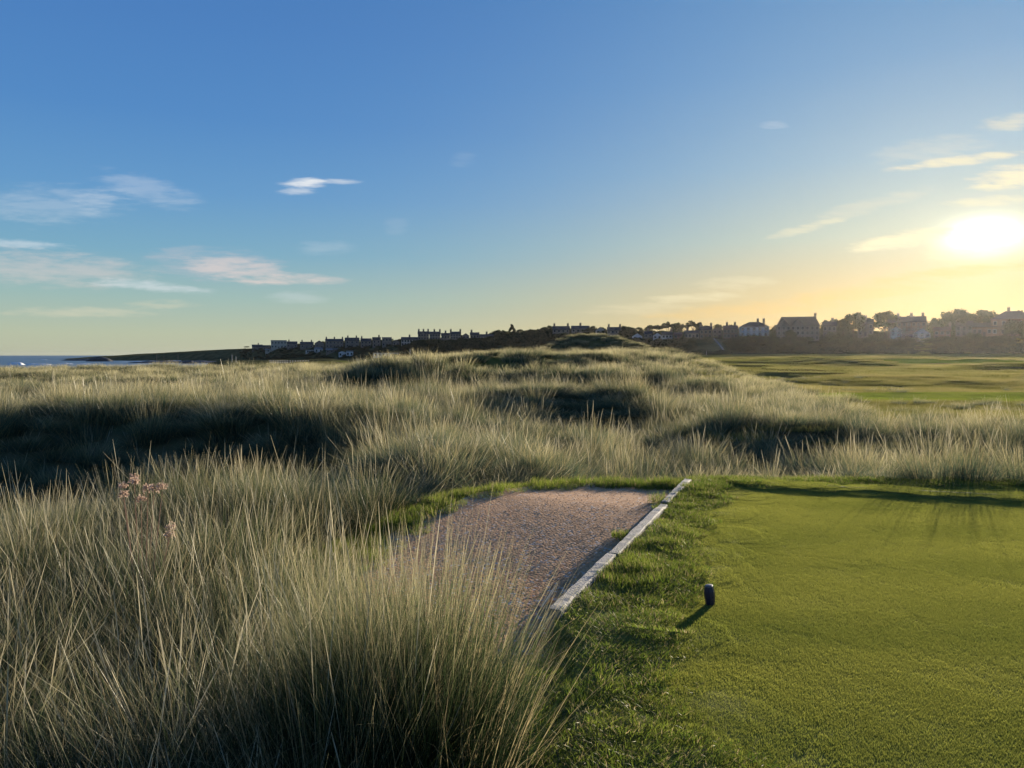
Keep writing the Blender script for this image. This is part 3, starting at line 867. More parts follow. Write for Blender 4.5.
# ---- turf
turf_t = [blade_mesh('turf_patch_%d' % k, 3600, .22, .005, .011, .0020, 1, .55, .3, (M['turf'],), fan=0, seed=400 + k) for k in range(4)]
rough_t = [blade_mesh('rough_patch_%d' % k, 420, .20, .030, .075, .0042, 2, .5, .7, (M['rough'],), fan=.2, wind=(-.15, -.1), seed=500 + k) for k in range(5)]
def rough_w(X, Y):
    e = X - tee_left_x(Y)
    lim = .54 + .18 * fbm(X * .8, Y * .8, 86, 3) + .08 * sm(4.6, 2.2, Y)
    return sm(.26, -.22, e - lim)
def build_turf():
    X, Y, g = jitter(-.6, 12, 1.2, 10, .165, 20)
    rw = rough_w(X, Y)
    k = in_view(X, Y, 44, 1.4) & on_tee(X, Y, -.06) & (rw < .55 + .4 * g.random(len(X)))
    X, Y = X[k], Y[k]; n = len(X)
    s = g.uniform(.85, 1.2, n)[:, None] * np.array([[1, 1, 1]]); s[:, 2] *= g.uniform(.9, 1.15, n)
    rot = np.stack([g.normal(0, .006, n), g.normal(0, .006, n), g.uniform(0, 6.28, n)], -1)
    ti = .62 * fbm(X * .5, Y * 1.6, 88, 4) + .15 * fbm(X * 3, Y * 3, 89, 2) + g.normal(0, .07, n)
    scatter('mown_grass', np.stack([X, Y, tee_z(X, Y)], -1), rot, s, g.integers(0, 4, n), ti, turf_t, 'close mown grass of the teeing ground', 'grass')
    X, Y, g = jitter(-.8, 12, 1.2, 10.6, .13, 21)
    rw = np.maximum(rough_w(X, Y), sm(9.0, 9.5, Y) * (X > 2.4) * .9)
    e = X - tee_left_x(Y)
    k = in_view(X, Y, 44, 1.3) & on_tee(X, Y, .25) & (rw > g.random(len(X))) & (e > np.where((Y > 4.5) & (Y < 9.8), np.where((Y > 7.7) & (Y < 8.3), .05, .135), -.2))
    rw = rw[k]
    X, Y = X[k], Y[k]; n = len(X)
    hh = .8 + .6 * fbm(X * 2.2, Y * 2.2, 95, 2)
    s = np.stack([g.uniform(.8, 1.1, n), g.uniform(.8, 1.1, n), np.clip(hh, .3, 1.4) * g.uniform(.7, 1.1, n) * (1 - .3 * sm(5.4, 4.6, Y)) * (.35 + .65 * np.clip(rw, 0, 1))], -1)
    rot = np.stack([g.normal(0, .1, n), g.normal(0, .1, n), g.uniform(0, 6.28, n)], -1)
    ti = .6 * fbm(X * 1.6, Y * 1.6, 96, 3) + g.normal(0, .12, n)
    z = np.where(on_tee(X, Y), tee_z(X, Y), height(X, Y))
    scatter('rough_grass', np.stack([X, Y, z], -1), rot, s, g.integers(0, 5, n), ti, rough_t, 'longer bright green grass along the left and far edges of the tee', 'grass')
    # green margins on the far side of the path
    X, Y, g = jitter(-4, 8, 5.0, 12.5, .15, 22)
    sd = path_sd(X, Y)
    k = (sd > -.06 + .14 * fbm(X * 3, Y * 3, 97, 2)) & (sd < 1.0) & ~on_tee(X, Y, .1) & (Y > 6)
    k |= (Y > 9.9) & (Y < 11.4) & (X > .4) & (X < 7) & (fbm(X * 1.4, Y * 1.4, 98, 2) > -.1) & ~on_tee(X, Y, .0)
    X, Y = X[k], Y[k]; n = len(X)
    s = np.stack([g.uniform(.8, 1.1, n), g.uniform(.8, 1.1, n), g.uniform(.8, 2.2, n)], -1)
    rot = np.stack([g.normal(0, .1, n), g.normal(0, .1, n), g.uniform(0, 6.28, n)], -1)
    ti = .5 * fbm(X * 1.2, Y * 1.2, 99, 3) + g.normal(0, .12, n) - .05
    z = np.maximum(height(X, Y), np.where(path_sd(X, Y) < .1, path_z(X, Y) + .01, -9))
    scatter('rough_grass', np.stack([X, Y, z], -1), rot, s, g.integers(0, 5, n), ti, rough_t, 'short green grass fringing the far side of the gravel path', 'grass')
build_turf()

def build_gravel():
    T = []
    for k in range(4):
        g = np.random.default_rng(640 + k); n = 9; V = []; F = []
        base = np.array([(1, 0, 0), (.31, .95, 0), (-.81, .59, 0), (-.81, -.59, 0), (.31, -.95, 0), (0, 0, .75), (0, 0, -.75)])
        fs = [(i, (i + 1) % 5, 5) for i in range(5)] + [((i + 1) % 5, i, 6) for i in range(5)]
        for i in range(n):
            r = .17 * math.sqrt(g.random()); a = g.random() * 6.283; q = g.uniform(.003, .0075) * (1.7 if g.random() < .06 else 1)
            rm = np.linalg.qr(g.normal(size=(3, 3)))[0]
            P = (base * g.uniform(.75, 1.25, (7, 3))) @ rm * q * np.array((1, 1, .5)) + np.array((r * math.cos(a), r * math.sin(a), q * .35))
            F.extend([tuple(c + 7 * i for c in f) for f in fs]); V.append(P)
        o = mesh_obj('gravel_patch_%d' % k, np.concatenate(V), F, M['pebble'], link=False)
        fattr(o, 'blade', np.repeat(g.random(n), 7).astype(np.float32)); T.append(o)
    X, Y, g = jitter(-2.8, 2.4, 4.0, 10.1, .15, 60)
    k = path_sd(X, Y) < -.02
    X, Y = X[k], Y[k]; n = len(X)
    scatter('gravel', np.stack([X, Y, path_z(X, Y) + .004 + .006 * fbm(X * 2, Y * 2, 8, 3)], -1), rots(g, n, .02), np.ones((n, 3)) * g.uniform(.9, 1.15, n)[:, None], g.integers(0, 4, n),
            fbm(X * .9, Y * .9, 62, 2), T, 'loose reddish brown stones of the gravel path', 'gravel')
build_gravel()

# ------------------------------------------------------------------ timber edging, marker, splinter, dried flower
def build_edging():
    spans = [(.00, 1.42, 'near end timber of the path edging, broad and grey'),
             (1.43, 3.60, 'long middle timber of the path edging with its shaded drop'),
             (3.78, 5.40, 'far timber of the path edging, sunlit and level with the gravel')]
    g = np.random.default_rng(5)
    for i, (s0, s1, lab) in enumerate(spans):
        n = 26
        V = []; F = []
        L = s1 - s0
        off = (0, .012, -.01)[i]
        for k in range(n):
            s = L * k / (n - 1)
            w = .044 + .005 * g.normal(0, .5)
            t0, t1 = -w + off, w + off
            top = .028 + .0015 * g.normal()
            if i == 1 and k > n - 4: top -= .012
            cx = .01
            ring = [(t0, -.55), (t0, top - cx), (t0 + cx, top), (t1 - cx, top + .003 * g.normal()), (t1, top - cx), (t1, -.55)]
            for t, z in ring: V.append((t, s, z))
        m = 6
        for k in range(n - 1):
            for j in range(m):
                F.append((k * m + j, k * m + (j + 1) % m, (k + 1) * m + (j + 1) % m, (k + 1) * m + j))
        F.append(tuple(range(m))[::-1]); F.append(tuple((n - 1) * m + j for j in range(m)))
        o = mesh_obj('edging_timber', V, F, M['timber'])
        b0 = P0 + BD * s0
        zt = .025 - (.0 if i < 2 else .015)
        o.location = (b0[0], b0[1], zt)
        o.rotation_euler = (0, 0, -math.atan2(BD[0], BD[1]))
        tag(o, lab, 'timber edging', 'timbers edging the gravel path')
build_edging()

def build_marker():
    p = at(710.5, 607.5, 4.86)
    z0 = float(tee_z(p.x, p.y)) - .01
    root = empty('tee_marker', (p.x, p.y, z0), R(14))
    tag(root, 'small dark navy tee marker standing on the mown turf', 'tee marker')
    prof = [(0, .024), (.004, .026), (.03, .031), (.065, .0345), (.095, .034), (.118, .030), (.126, .0275)]
    n = 8; V = []; F = []
    for z, r in prof:
        for j in range(n):
            a = 2 * math.pi * (j + .5) / n
            V.append((r * math.cos(a), r * .9 * math.sin(a), z))
    for i in range(len(prof) - 1):
        for j in range(n):
            F.append((i * n + j, i * n + (j + 1) % n, (i + 1) * n + (j + 1) % n, (i + 1) * n + j))
    F.append(tuple(range(n))[::-1]); F.append(tuple((len(prof) - 1) * n + j for j in range(n)))
    mesh_obj('body', V, F, M['navy'], root)
    V = []; F = []
    pr2 = [(.1262, .0285), (.133, .0285), (.139, .023), (.141, .008)]
    for z, r in pr2:
        for j in range(n):
            a = 2 * math.pi * (j + .5) / n
            V.append((r * math.cos(a), r * .9 * math.sin(a), z))
    for i in range(len(pr2) - 1):
        for j in range(n):
            F.append((i * n + j, i * n + (j + 1) % n, (i + 1) * n + (j + 1) % n, (i + 1) * n + j))
    F.append(tuple(range(n))[::-1]); F.append(tuple((len(pr2) - 1) * n + j for j in range(n)))
    mesh_obj('cap', V, F, M['navy_top'], root)
    root.rotation_euler = (R(-3), R(-4), R(14))
build_marker()

def build_splinter():
    mb = MB()
    mb.prism([(-.012, 0), (.014, 0), (.012, .008), (-.010, .010)], 1, 0, .12)
    v = mb.V
    mb.V = [(x * (1 - .0 * y), y, z) for x, y, z in v]
    o = MB()
    pts = [(0, 0, 0), (.006, .10, .01), (.010, .20, .028), (.012, .30, .05)]
    o.tube(pts, [.004, .012, .014, .003], 5)
    ob = o.build('wood_splinter', M['splinter'])
    ob.location = (.17, 4.95, -.22)
    ob.location = at(538, 612, 5.75)
    e = at(556, 590, 5.98)
    d = Vector(e) - Vector(ob.location)
    ob.rotation_euler = Vector(d).to_track_quat('Y', 'Z').to_euler()
    ob.scale = (1, d.length / .305, 1)
    tag(ob, 'pale splinter of wood leaning in the shade at the near end of the edging', 'splinter')
build_splinter()

def build_dried():
    p = at(141, 500, 5.3)
    z0 = float(height(np.array(p.x), np.array(p.y)))
    root = empty('dried_flower', (p.x, p.y, z0))
    tag(root, 'dried pinkish brown flower heads rising above the marram by the shaded hollow', 'dried flower')
    g = np.random.default_rng(9)
    root.scale = (1, 1, (.72 - z0) / .78)
    heads = [(-.12, .0, .73), (-.07, .05, .77), (-.03, -.03, .76), (.04, .02, .72), (.09, .0, .715), (.13, .04, .72), (-.10, -.04, .69), (.0, 0, .66), (.17, .05, .45), (.2, .0, .5)]
    st = MB()
    for hx, hy, hz in heads:
        st.tube([(hx * .3, hy * .3, 0), (hx * .6, hy * .6, hz * .5), (hx, hy, hz)], [.004, .0035, .002], 5)
    st.build('stem', M['dried'], root)
    for hx, hy, hz in heads:
        V = []; F = []; AL = []; BR = []
        for k in range(70):
            a = g.random() * 6.28; r = .034 * math.sqrt(g.random())
            c = np.array((hx + r * math.cos(a), hy + r * math.sin(a), hz + .018 * g.random() + .03 - r * .35 + g.normal(0, .008)))
            u = g.normal(size=3); u /= np.linalg.norm(u); v = np.cross(u, g.normal(size=3)); v /= np.linalg.norm(v)
            q = .005
            i0 = len(V)
            V += [c - u * q - v * q, c + u * q - v * q, c + u * q + v * q, c - u * q + v * q]
            F.append((i0, i0 + 1, i0 + 2, i0 + 3)); rr = g.random(); AL += [rr] * 4; BR += [rr] * 4
        o = mesh_obj('flower_head', np.array(V), np.array(F), M['dried'], root)
        fattr(o, 'along', np.array(AL, np.float32)); fattr(o, 'blade', np.array(BR, np.float32))
build_dried()

# ------------------------------------------------------------------ town
def ground_Y(px, row, Y):
    """distance at which the sight line through px, row meets the slope"""
    dx, dz = ray(px, row)
    q = np.linspace(290, min(Y * 1.5, 1000), 1200)
    h = height(dx * q, q) - (CAM_H + dz * q)
    k = np.nonzero((h[1:] >= 0) & (h[:-1] < 0))[0]
    k = [i for i in k if .6 * Y < q[i] < 1.35 * Y]
    return float(q[k[0]]) if len(k) else Y
def gz(x, y): return float(height(np.array([x]), np.array([y]))[0])

def house(px0, px1, yr, ye, yb, Y, label, wall='stone_wall', roof='slate', style='gable', chim=(), rows=1, cols=3, depth=None, gables=(), rz=0.0, cat='house', door=True, name='house'):
    """px0..px1 span, yr ridge row, ye eaves row, yb base row at distance Y"""
    Y = ground_Y((px0 + px1) / 2, yb, Y); s = Y / FPX
    c = at((px0 + px1) / 2, yb, Y)
    w = (px1 - px0) * s; H = (yb - ye) * s; RH = max((ye - yr) * s, .15); d = depth or max(min(w * .8, 9), 5)
    ang = -math.atan2(c.x, c.y) + rz
    root = empty(name, (c.x, c.y + d / 2, c.z), ang)
    tag(root, label, cat, 'houses and buildings of the seaside town')
    hw, hd = w / 2, d / 2
    # wall: body with gable triangles, sunk so that it meets the slope
    mb = MB()
    if style == 'gable':
        mb.prism([(-hd, -4), (hd, -4), (hd, H), (0, H + RH * .96), (-hd, H)], 0, -hw, hw)
    elif style == 'front':
        mb.prism([(-hw, -4), (hw, -4), (hw, H), (0, H + RH * .96), (-hw, H)], 1, -hd, hd)
    else:
        mb.box(-hw, hw, -hd, hd, -4, H)
    mb.build('wall', M[wall], root)
    rb = MB(); o_ = .35
    if style == 'gable':
        rb.prism([(-hd - o_, H - .12), (-hd - o_, H + .08), (0, H + RH + .1), (hd + o_, H + .08), (hd + o_, H - .12), (0, H + RH - .12)], 0, -hw - .2, hw + .2)
    elif style == 'front':
        rb.prism([(-hw - o_, H - .12), (-hw - o_, H + .08), (0, H + RH + .1), (hw + o_, H + .08), (hw + o_, H - .12), (0, H + RH - .12)], 1, -hd - .2, hd + .2)
    elif style == 'flat':
        rb.box(-hw - .15, hw + .15, -hd - .15, hd + .15, H, H + RH)
    elif style in ('hip', 'mansard'):
        k = .55 if style == 'hip' else .78
        ri = max(hw - hd * 1.0, hw * .35) if style == 'hip' else hw * .80
        rd = .12 if style == 'hip' else hd * .5
        vs = [(-hw - o_, -hd - o_, H), (hw + o_, -hd - o_, H), (hw + o_, hd + o_, H), (-hw - o_, hd + o_, H),
              (-ri, -rd, H + RH), (ri, -rd, H + RH), (ri, rd, H + RH), (-ri, rd, H + RH)]
        rb.add(vs, [(0, 3, 2, 1), (4, 5, 6, 7), (0, 1, 5, 4), (1, 2, 6, 5), (2, 3, 7, 6), (3, 0, 4, 7)])
    rf = rb.build('roof', M[roof], root)
    for f in chim:
        cb = MB()
        zc = H + RH
        cb.box(-hw + w * f - .55, -hw + w * f + .55, -.4, .4, zc - 1.2, zc + 1.3)
        cb.box(-hw + w * f - .65, -hw + w * f + .65, -.5, .5, zc + 1.3, zc + 1.5)
        for q in (-.3, .3): cb.tube([(-hw + w * f + q, 0, zc + 1.5), (-hw + w * f + q, 0, zc + 2.0)], [.16, .13], 6)
        cb.build('chimney', M['brick'], rf)
    for f in gables:      # front-facing gablets
        gb = MB(); gw = w * .16; gh = min(RH * .85, gw * 1.1)
        gb.prism([(-hw + w * f - gw, H * .0), (-hw + w * f + gw, H * .0), (-hw + w * f + gw, H), (-hw + w * f, H + gh), (-hw + w * f - gw, H)], 1, -hd - 1.0, -hd + hd * .9)
        gb.build('gable', M[wall], root)
        g2 = MB()
        g2.prism([(-hw + w * f - gw - .25, H - .1), (-hw + w * f, H + gh + .2), (-hw + w * f + gw + .25, H - .1), (-hw + w * f, H + gh + .02)], 1, -hd - 1.2, -hd + hd * .9)
        g2.build('gable_roof', M[roof], root)
    yf = -hd - .03
    fh = H / max(rows, 1)
    gset = [(-hw + w * f, w * .16) for f in gables]
    for r in range(rows):
        for k in range(cols):
            x = -hw + w * (k + .5) / cols
            if door and r == 0 and k == cols // 2 and cols > 1: continue
            ww = min(.55, w / cols * .3); hh = min(.75, fh * .3)
            zc = fh * (r + .55)
            dy = 0
            for gx, gw in gset:
                if abs(x - gx) < gw + ww: dy = -1.02
            wb = MB()
            wb.box(x - ww - .1, x + ww + .1, yf + dy - .05, yf + dy + .10, zc - hh - .1, zc - hh)
            wb.box(x - ww - .1, x + ww + .1, yf + dy - .05, yf + dy + .10, zc + hh, zc + hh + .1)
            wb.box(x - ww - .1, x - ww, yf + dy - .05, yf + dy + .10, zc - hh, zc + hh)
            wb.box(x + ww, x + ww + .1, yf + dy - .05, yf + dy + .10, zc - hh, zc + hh)
            wo = wb.build('window', M['frame_white'], root)
            MB().box(x - ww, x + ww, yf + dy - .01, yf + dy + .08, zc - hh, zc + hh).build('pane', M['pane'], wo)
    if door and cols > 1:
        x = -hw + w * (cols // 2 + .5) / cols
        dy = -1.02 if any(abs(x - gx) < gw + .5 for gx, gw in gset) else 0
        MB().box(x - .5, x + .5, yf + dy - .03, yf + dy + .06, 0.02, min(2.0, fh * .8)).build('door', M['door'], root)
    return root

H_ = house
# --- seaward end
H_(251, 261, 344.6, 346.6, 350, 810, 'small dark house at the seaward end of the town', chim=(.6,), cols=2)
H_(262, 269, 345.2, 347, 350, 805, 'low dark cottage between the seaward house and the pale block', cols=2)
H_(270, 285, 340.2, 341, 348.6, 790, 'pale flat topped block, largest building at the seaward end', 'cream_wall', 'felt', 'flat', rows=2, cols=5)
H_(286, 296, 341.4, 343.6, 348.6, 785, 'stone wing with sloping roof beside the pale flat topped block', chim=(.2,), cols=3)
H_(299, 312, 341.8, 344.2, 348.8, 740, 'dark stone house with twin chimneys, right of the pale block wing', chim=(.15, .85), cols=3)
H_(314, 323, 340.6, 343.4, 348.5, 720, 'narrow gabled house facing the sea above the white sheds', style='front', cols=2)
H_(324.5, 342, 338.8, 341.2, 348, 700, 'long dark roofed row behind the grey shed', chim=(.05, .5, .95), rows=2, cols=5)
H_(344, 358, 337.6, 340.6, 347.5, 670, 'two chimneyed stone villa above the white pavilion', chim=(.2, .8), rows=2, cols=3)
H_(360, 370.5, 338.4, 341.2, 347.5, 650, 'slate roofed house right of the two chimneyed villa', chim=(.1,), rows=2, cols=3)
H_(372, 380, 337.2, 340.2, 347, 630, 'narrow stone house with one chimney left of the square topped house', chim=(.8,), rows=2, cols=2)
H_(381.5, 391, 337.2, 337.8, 347, 615, 'square flat topped house before the seafront terrace', roof='felt', style='flat', rows=2, cols=3)
H_(392, 399, 339.6, 341.8, 346, 600, 'low gabled house tucked left of the pale terrace', style='front', cols=2)
H_(400.5, 417, 337.0, 339.5, 346, 580, 'pale walled terrace stepping up to the tall tenements', 'cream_wall', chim=(.5,), rows=2, cols=6)
H_(417.5, 428.5, 331.4, 333.8, 343.2, 560, 'first and tallest tenement of the seafront, chimneys along its ridge', chim=(.08, .5, .92), rows=3, cols=4, gables=(.5,))
H_(429, 440, 331.6, 334, 343, 555, 'second tall tenement with two chimney stacks on the seafront', chim=(.45, .95), rows=3, cols=4)
H_(441, 449.5, 333, 335.4, 342.4, 545, 'lower stone house in the dip after the tall tenements', chim=(.5,), rows=2, cols=3)
H_(450, 460.5, 331.6, 334, 342, 535, 'broad slate roofed seafront house with flat ridge', chim=(.05, .95), rows=3, cols=4)
H_(462, 469, 333.4, 336, 341.6, 528, 'small front gabled house near the end of the seafront terrace', style='front', rows=2, cols=2)
H_(470, 479, 332.4, 335, 341.2, 520, 'last high house of the seafront terrace, chimney at its left', chim=(.15,), rows=2, cols=3)
H_(480, 493, 334.2, 336.6, 340.6, 510, 'pale low villa where the terrace meets the trees', 'cream_wall', chim=(.5,), rows=1, cols=4)
# --- by the shore
H_(305, 313, 349.6, 350.4, 352.6, 560, 'small white flat shed by the shore, left of the pair', 'white_wall', 'felt', 'flat', cols=2, cat='shed', name='shed', door=False)
H_(313.6, 322, 347.6, 349, 352.4, 556, 'white gabled shed by the shore, right of the pair', 'white_wall', 'felt', 'gable', cols=2, cat='shed', name='shed', door=False)
H_(325, 336.5, 348.6, 350, 353.4, 545, 'grey shed by the shore between the white sheds and the pavilion', 'stone_wall', 'felt', 'gable', cols=3, cat='shed', name='shed', door=False)
H_(338, 345, 351.0, 352.4, 357, 500, 'white beach pavilion with low front gable', 'white_wall', 'slate', 'front', cols=2, cat='pavilion', name='pavilion')
H_(345.5, 352.5, 350.4, 351.6, 356.6, 500, 'white flat roofed annexe against the beach pavilion', 'white_wall', 'felt', 'flat', cols=2, cat='pavilion', name='pavilion', door=False)
H_(373, 405, 352.6, 353.2, 356.8, 430, 'long low white building lying under the dark bank', 'white_wall', 'felt', 'flat', depth=6, cols=8, cat='building', name='low_building', door=False)
H_(264, 276, 348.9, 350, 352, 660, 'pale cottage on the grass slope under the flat topped block', 'cream_wall', 'felt', 'gable', cols=2)
# --- behind the knoll
H_(553, 570, 326.0, 329.6, 336, 462, 'dark roofed house behind the left shoulder of the knoll', chim=(.1, .9), rows=2, cols=4)
H_(572, 590, 325.6, 329, 336, 458, 'long roofed house above the middle of the knoll', chim=(.5,), rows=2, cols=4)
H_(596, 606, 327, 330.4, 337, 450, 'gable fronted house behind the crest of the knoll', 'cream_wall', style='front', chim=(), rows=2, cols=2)
H_(608, 623, 327, 330.2, 338, 446, 'slate house above the right shoulder of the knoll', chim=(.1, .85), rows=2, cols=4)
H_(633, 643, 333.2, 336.4, 341, 432, 'white front gabled cottage just right of the knoll', 'white_wall', style='front', cols=2)
H_(645, 653, 331.2, 334.4, 340.8, 428, 'grey stone house between the white cottage and the white pair', chim=(.5,), rows=2, cols=2)
H_(654, 662.5, 332.6, 335.8, 342, 418, 'left house of the white pair below the pines', 'white_wall', style='front', rows=2, cols=2)
H_(663, 673, 331.8, 335, 342.2, 416, 'right house of the white pair below the pines', 'white_wall', chim=(.9,), rows=2, cols=3)
H_(675, 683, 332.2, 335, 339.6, 414, 'small brown house under the wide pine crown', 'red_stone', 'tile', cols=2)
H_(686, 700, 330.4, 333.4, 338.6, 408, 'cream fronted house right of the wide pine', 'cream_wall', chim=(.2,), rows=1, cols=4)
H_(701, 713, 326.2, 330, 338.8, 402, 'brown stone house with a chimney at each end, above the slanting track', 'red_stone', chim=(.08, .92), rows=2, cols=3)
H_(714, 723, 326.6, 330, 338.4, 398, 'narrow gabled house right of the slanting track', style='front', rows=2, cols=2)
H_(725, 739, 325.4, 329.2, 338.4, 392, 'brown house left of the white hipped villa', 'red_stone', 'tile', chim=(.25, .8), rows=2, cols=4)
H_(743, 771, 321.6, 326.8, 337.4, 382, 'big white villa with hipped slate roof and two chimneys', 'white_wall', 'slate', 'hip', chim=(.62, .82), rows=2, cols=5)
H_(783, 823, 316.4, 326, 340.4, 368, 'large hotel with tall dark mansard roof and rows of windows', 'stone_wall', 'slate', 'mansard', chim=(.9,), rows=3, cols=9, depth=13, gables=(.15, .5), cat='hotel', name='hotel')
H_(825.5, 838, 321.4, 326, 338, 362, 'gabled stone house between the hotel and the round trees', chim=(.7,), rows=2, cols=3)
H_(861, 875, 319, 324, 336, 356, 'stone house standing between two round trees', chim=(.5,), rows=2, cols=3)
H_(894, 928, 316.4, 322.4, 332, 352, 'long dark roofed terrace with chimneys above the white gabled house', 'red_stone', chim=(.27, .62, .92), rows=2, cols=8, depth=8)
H_(894, 903.5, 326.4, 330, 336, 344, 'white gable end left of the white wing', 'white_wall', style='front', rows=2, cols=2, depth=5)
H_(903.8, 917, 331.6, 334.4, 341, 338, 'low white wing joined to the tall white gable', 'white_wall', cols=4, door=False)
H_(917.4, 932.5, 328.2, 333.6, 341.6, 336, 'tall white gable fronted house below the long dark roof', 'white_wall', style='front', rows=2, cols=3)
H_(938, 953, 327, 331, 339.6, 340, 'brown house with a tall chimney at its right end', 'red_stone', 'tile', chim=(.94,), rows=2, cols=3)
H_(960, 975, 321, 326, 336.6, 342, 'stone house half hidden between the right hand trees', chim=(.2,), rows=2, cols=3)
H_(979, 1000, 322.6, 327, 336.6, 336, 'low wide house left of the big roof at the right edge', 'red_stone', 'slate', rows=1, cols=5)
H_(1003, 1040, 310.4, 319, 336, 330, 'big roofed building at the right edge of the town', 'red_stone', 'slate', 'hip', chim=(.4,), rows=2, cols=5, depth=12)

# ------------------------------------------------------------------ trees
def crown_mesh(name, mat, seed, kind):
    g = np.random.default_rng(seed)
    V = []; F = []; BR = []
    def leafset(c, r, n, q, flat=1.0, tone=0):
        for k in range(n):
            d = g.normal(size=3); d /= np.linalg.norm(d)
            p = c + d * np.array((r, r, r * flat)) * g.random() ** .4
            u = g.normal(size=3); u /= np.linalg.norm(u); v = np.cross(u, g.normal(size=3)); v /= np.linalg.norm(v)
            s = q * g.uniform(.6, 1.4); i0 = len(V)
            V.extend([p - u * s - v * s * .6, p + u * s - v * s * .6, p + u * s * .7 + v * s, p - u * s * .7 + v * s])
            F.append((i0, i0 + 1, i0 + 2, i0 + 3)); BR.extend([min(max(tone + g.normal(0, .2), 0), 1)] * 4)
    if kind == 'round':
        for k in range(34):
            a = g.random() * 6.28; e = g.uniform(-.5, 1); r = .36 * g.uniform(.7, 1.05)
            c = np.array((r * math.cos(a) * math.cos(e * 1.3), r * math.sin(a) * math.cos(e * 1.3), .62 + .30 * math.sin(e * 1.4)))
            leafset(c, g.uniform(.10, .19), 75, .024, .8, g.random())
    elif kind == 'pine':
        for k in range(20):
            t = g.random(); a = g.random() * 6.28; r = .42 * math.sqrt(g.random())
            c = np.array((r * math.cos(a), r * math.sin(a), .72 + .2 * g.random() - r * .25))
            leafset(c, g.uniform(.10, .17), 80, .022, .45, g.random())
    elif kind == 'conifer':
        for k in range(46):
            t = g.random() ** .8; a = g.random() * 6.28; r = (1 - t) * .26 + .02
            c = np.array((r * math.cos(a), r * math.sin(a), .18 + .78 * t))
            leafset(c, .05 + .07 * (1 - t), 40, .022, .6, g.random())
    else:                       # bush
        for k in range(16):
            a = g.random() * 6.28; r = .40 * math.sqrt(g.random())
            c = np.array((r * math.cos(a), r * math.sin(a), .22 + .5 * g.random() * (1 - r)))
            leafset(c, g.uniform(.12, .26), 60, .045, .8, g.random())
    o = mesh_obj(name, np.array(V), np.array(F), mat, link=False)
    fattr(o, 'along', np.zeros(len(V), np.float32)); fattr(o, 'blade', np.array(BR, np.float32))
    return o.data
def trunk_mesh(name, seed, kind):
    g = np.random.default_rng(seed); mb = MB()
    top = .9 if kind == 'conifer' else .7
    mb.tube([(0, 0, -.15), (.01, 0, .15), (.0, .015, .4), (.01, 0, top)], [.035, .026, .02, .008], 7)
    if kind != 'conifer':
        for k in range(6):
            a = k * 1.05 + g.random(); h = g.uniform(.3, .5)
            mb.tube([(0, 0, h), (.14 * math.cos(a), .14 * math.sin(a), h + .14), (.28 * math.cos(a), .28 * math.sin(a), h + .28)], [.014, .010, .004], 5)
    o = mesh_obj(name, mb.V, mb.F, M['bark'], link=False)
    return o.data
CR = {k: [crown_mesh('crown', M['pine'] if k != 'round' else M['crown'], 700 + i + hash(k) % 1 * 10 + len(k) * 10, k) for i in range(3)] for k in ('round', 'pine', 'conifer')}
TK = {k: trunk_mesh('trunk', 800 + len(k), k) for k in ('round', 'pine', 'conifer')}
tn = [0]
def tree(x, ytop, ybase, wpx, Y, kind, label, group=None):
    p = at(x, ybase, Y); H = (ybase - ytop) * Y / FPX; W = wpx * Y / FPX
    root = empty({'round': 'broadleaf_tree', 'pine': 'pine_tree', 'conifer': 'conifer_tree'}[kind], p, random.random() * 6.28)
    tag(root, label, 'tree', group or 'trees among the houses')
    wref = {'round': .86, 'pine': .95, 'conifer': .55}[kind]
    for nm, me in (('trunk', TK[kind]), ('crown', CR[kind][tn[0] % 3])):
        o = bpy.data.objects.new(nm, me); COL.objects.link(o); o.parent = root
        o.scale = (W / wref, W / wref, H / .98) if nm == 'crown' else (W * .8, W * .8, H)
    tn[0] += 1
belt = 'dark tree of the belt between the seafront terrace and the knoll'
for x, yt, w in ((497, 334.5, 9), (504, 331.5, 11), (520, 329.5, 11), (526, 331, 9), (532, 329.5, 11), (538, 330, 10), (544, 328, 11)):
    tree(x, yt, 342, w, 486 - (x - 497) * .5, 'round', belt, 'tree belt by the knoll')
tree(512, 324.5, 341, 10, 482, 'conifer', 'pointed conifer rising from the tree belt right of the terrace')
tree(550, 326, 340, 12, 470, 'round', 'round tree at the right end of the belt above the knoll')
tree(593, 326.5, 338, 9, 470, 'round', 'small tree between the houses above the knoll')
tree(627, 327, 340, 11, 450, 'round', 'tree right of the slate house on the knoll shoulder')
tree(639, 327.5, 340, 12, 446, 'round', 'bushy tree above the white front gabled cottage')
tree(650, 325.8, 340, 11, 442, 'round', 'tree above the grey house beside the white pair')
tree(660, 322.8, 340, 15, 436, 'pine', 'left pine above the white pair of houses')
tree(668.5, 320.8, 340, 13, 440, 'pine', 'taller pine above the right house of the white pair')
tree(677, 323.6, 340, 11, 436, 'round', 'dense tree between the two groups of pines')
tree(684, 322.2, 340, 10, 434, 'pine', 'slim pine left of the wide pine crown')
tree(693.5, 319.6, 339, 17, 430, 'pine', 'wide crowned pine above the cream fronted house')
tree(742, 327, 340, 9, 392, 'round', 'small tree against the left end of the white villa')
tree(778, 325.5, 341, 12, 374, 'round', 'dark tree between the white villa and the hotel')
tree(826, 320.5, 341, 10, 370, 'round', 'narrow tree against the right end of the hotel')
tree(843, 320, 341, 12, 362, 'round', 'small round tree left of the first big round tree')
tree(853, 313.6, 341, 22, 360, 'round', 'first big round tree right of the hotel')
tree(869, 317.5, 340, 10, 366, 'conifer', 'thin pointed tree behind the house between the round trees')
tree(885, 313.2, 341, 25, 358, 'round', 'broad round tree left of the long dark roof')
tree(934, 318.5, 341, 11, 352, 'round', 'small tree at the right end of the long dark roof')
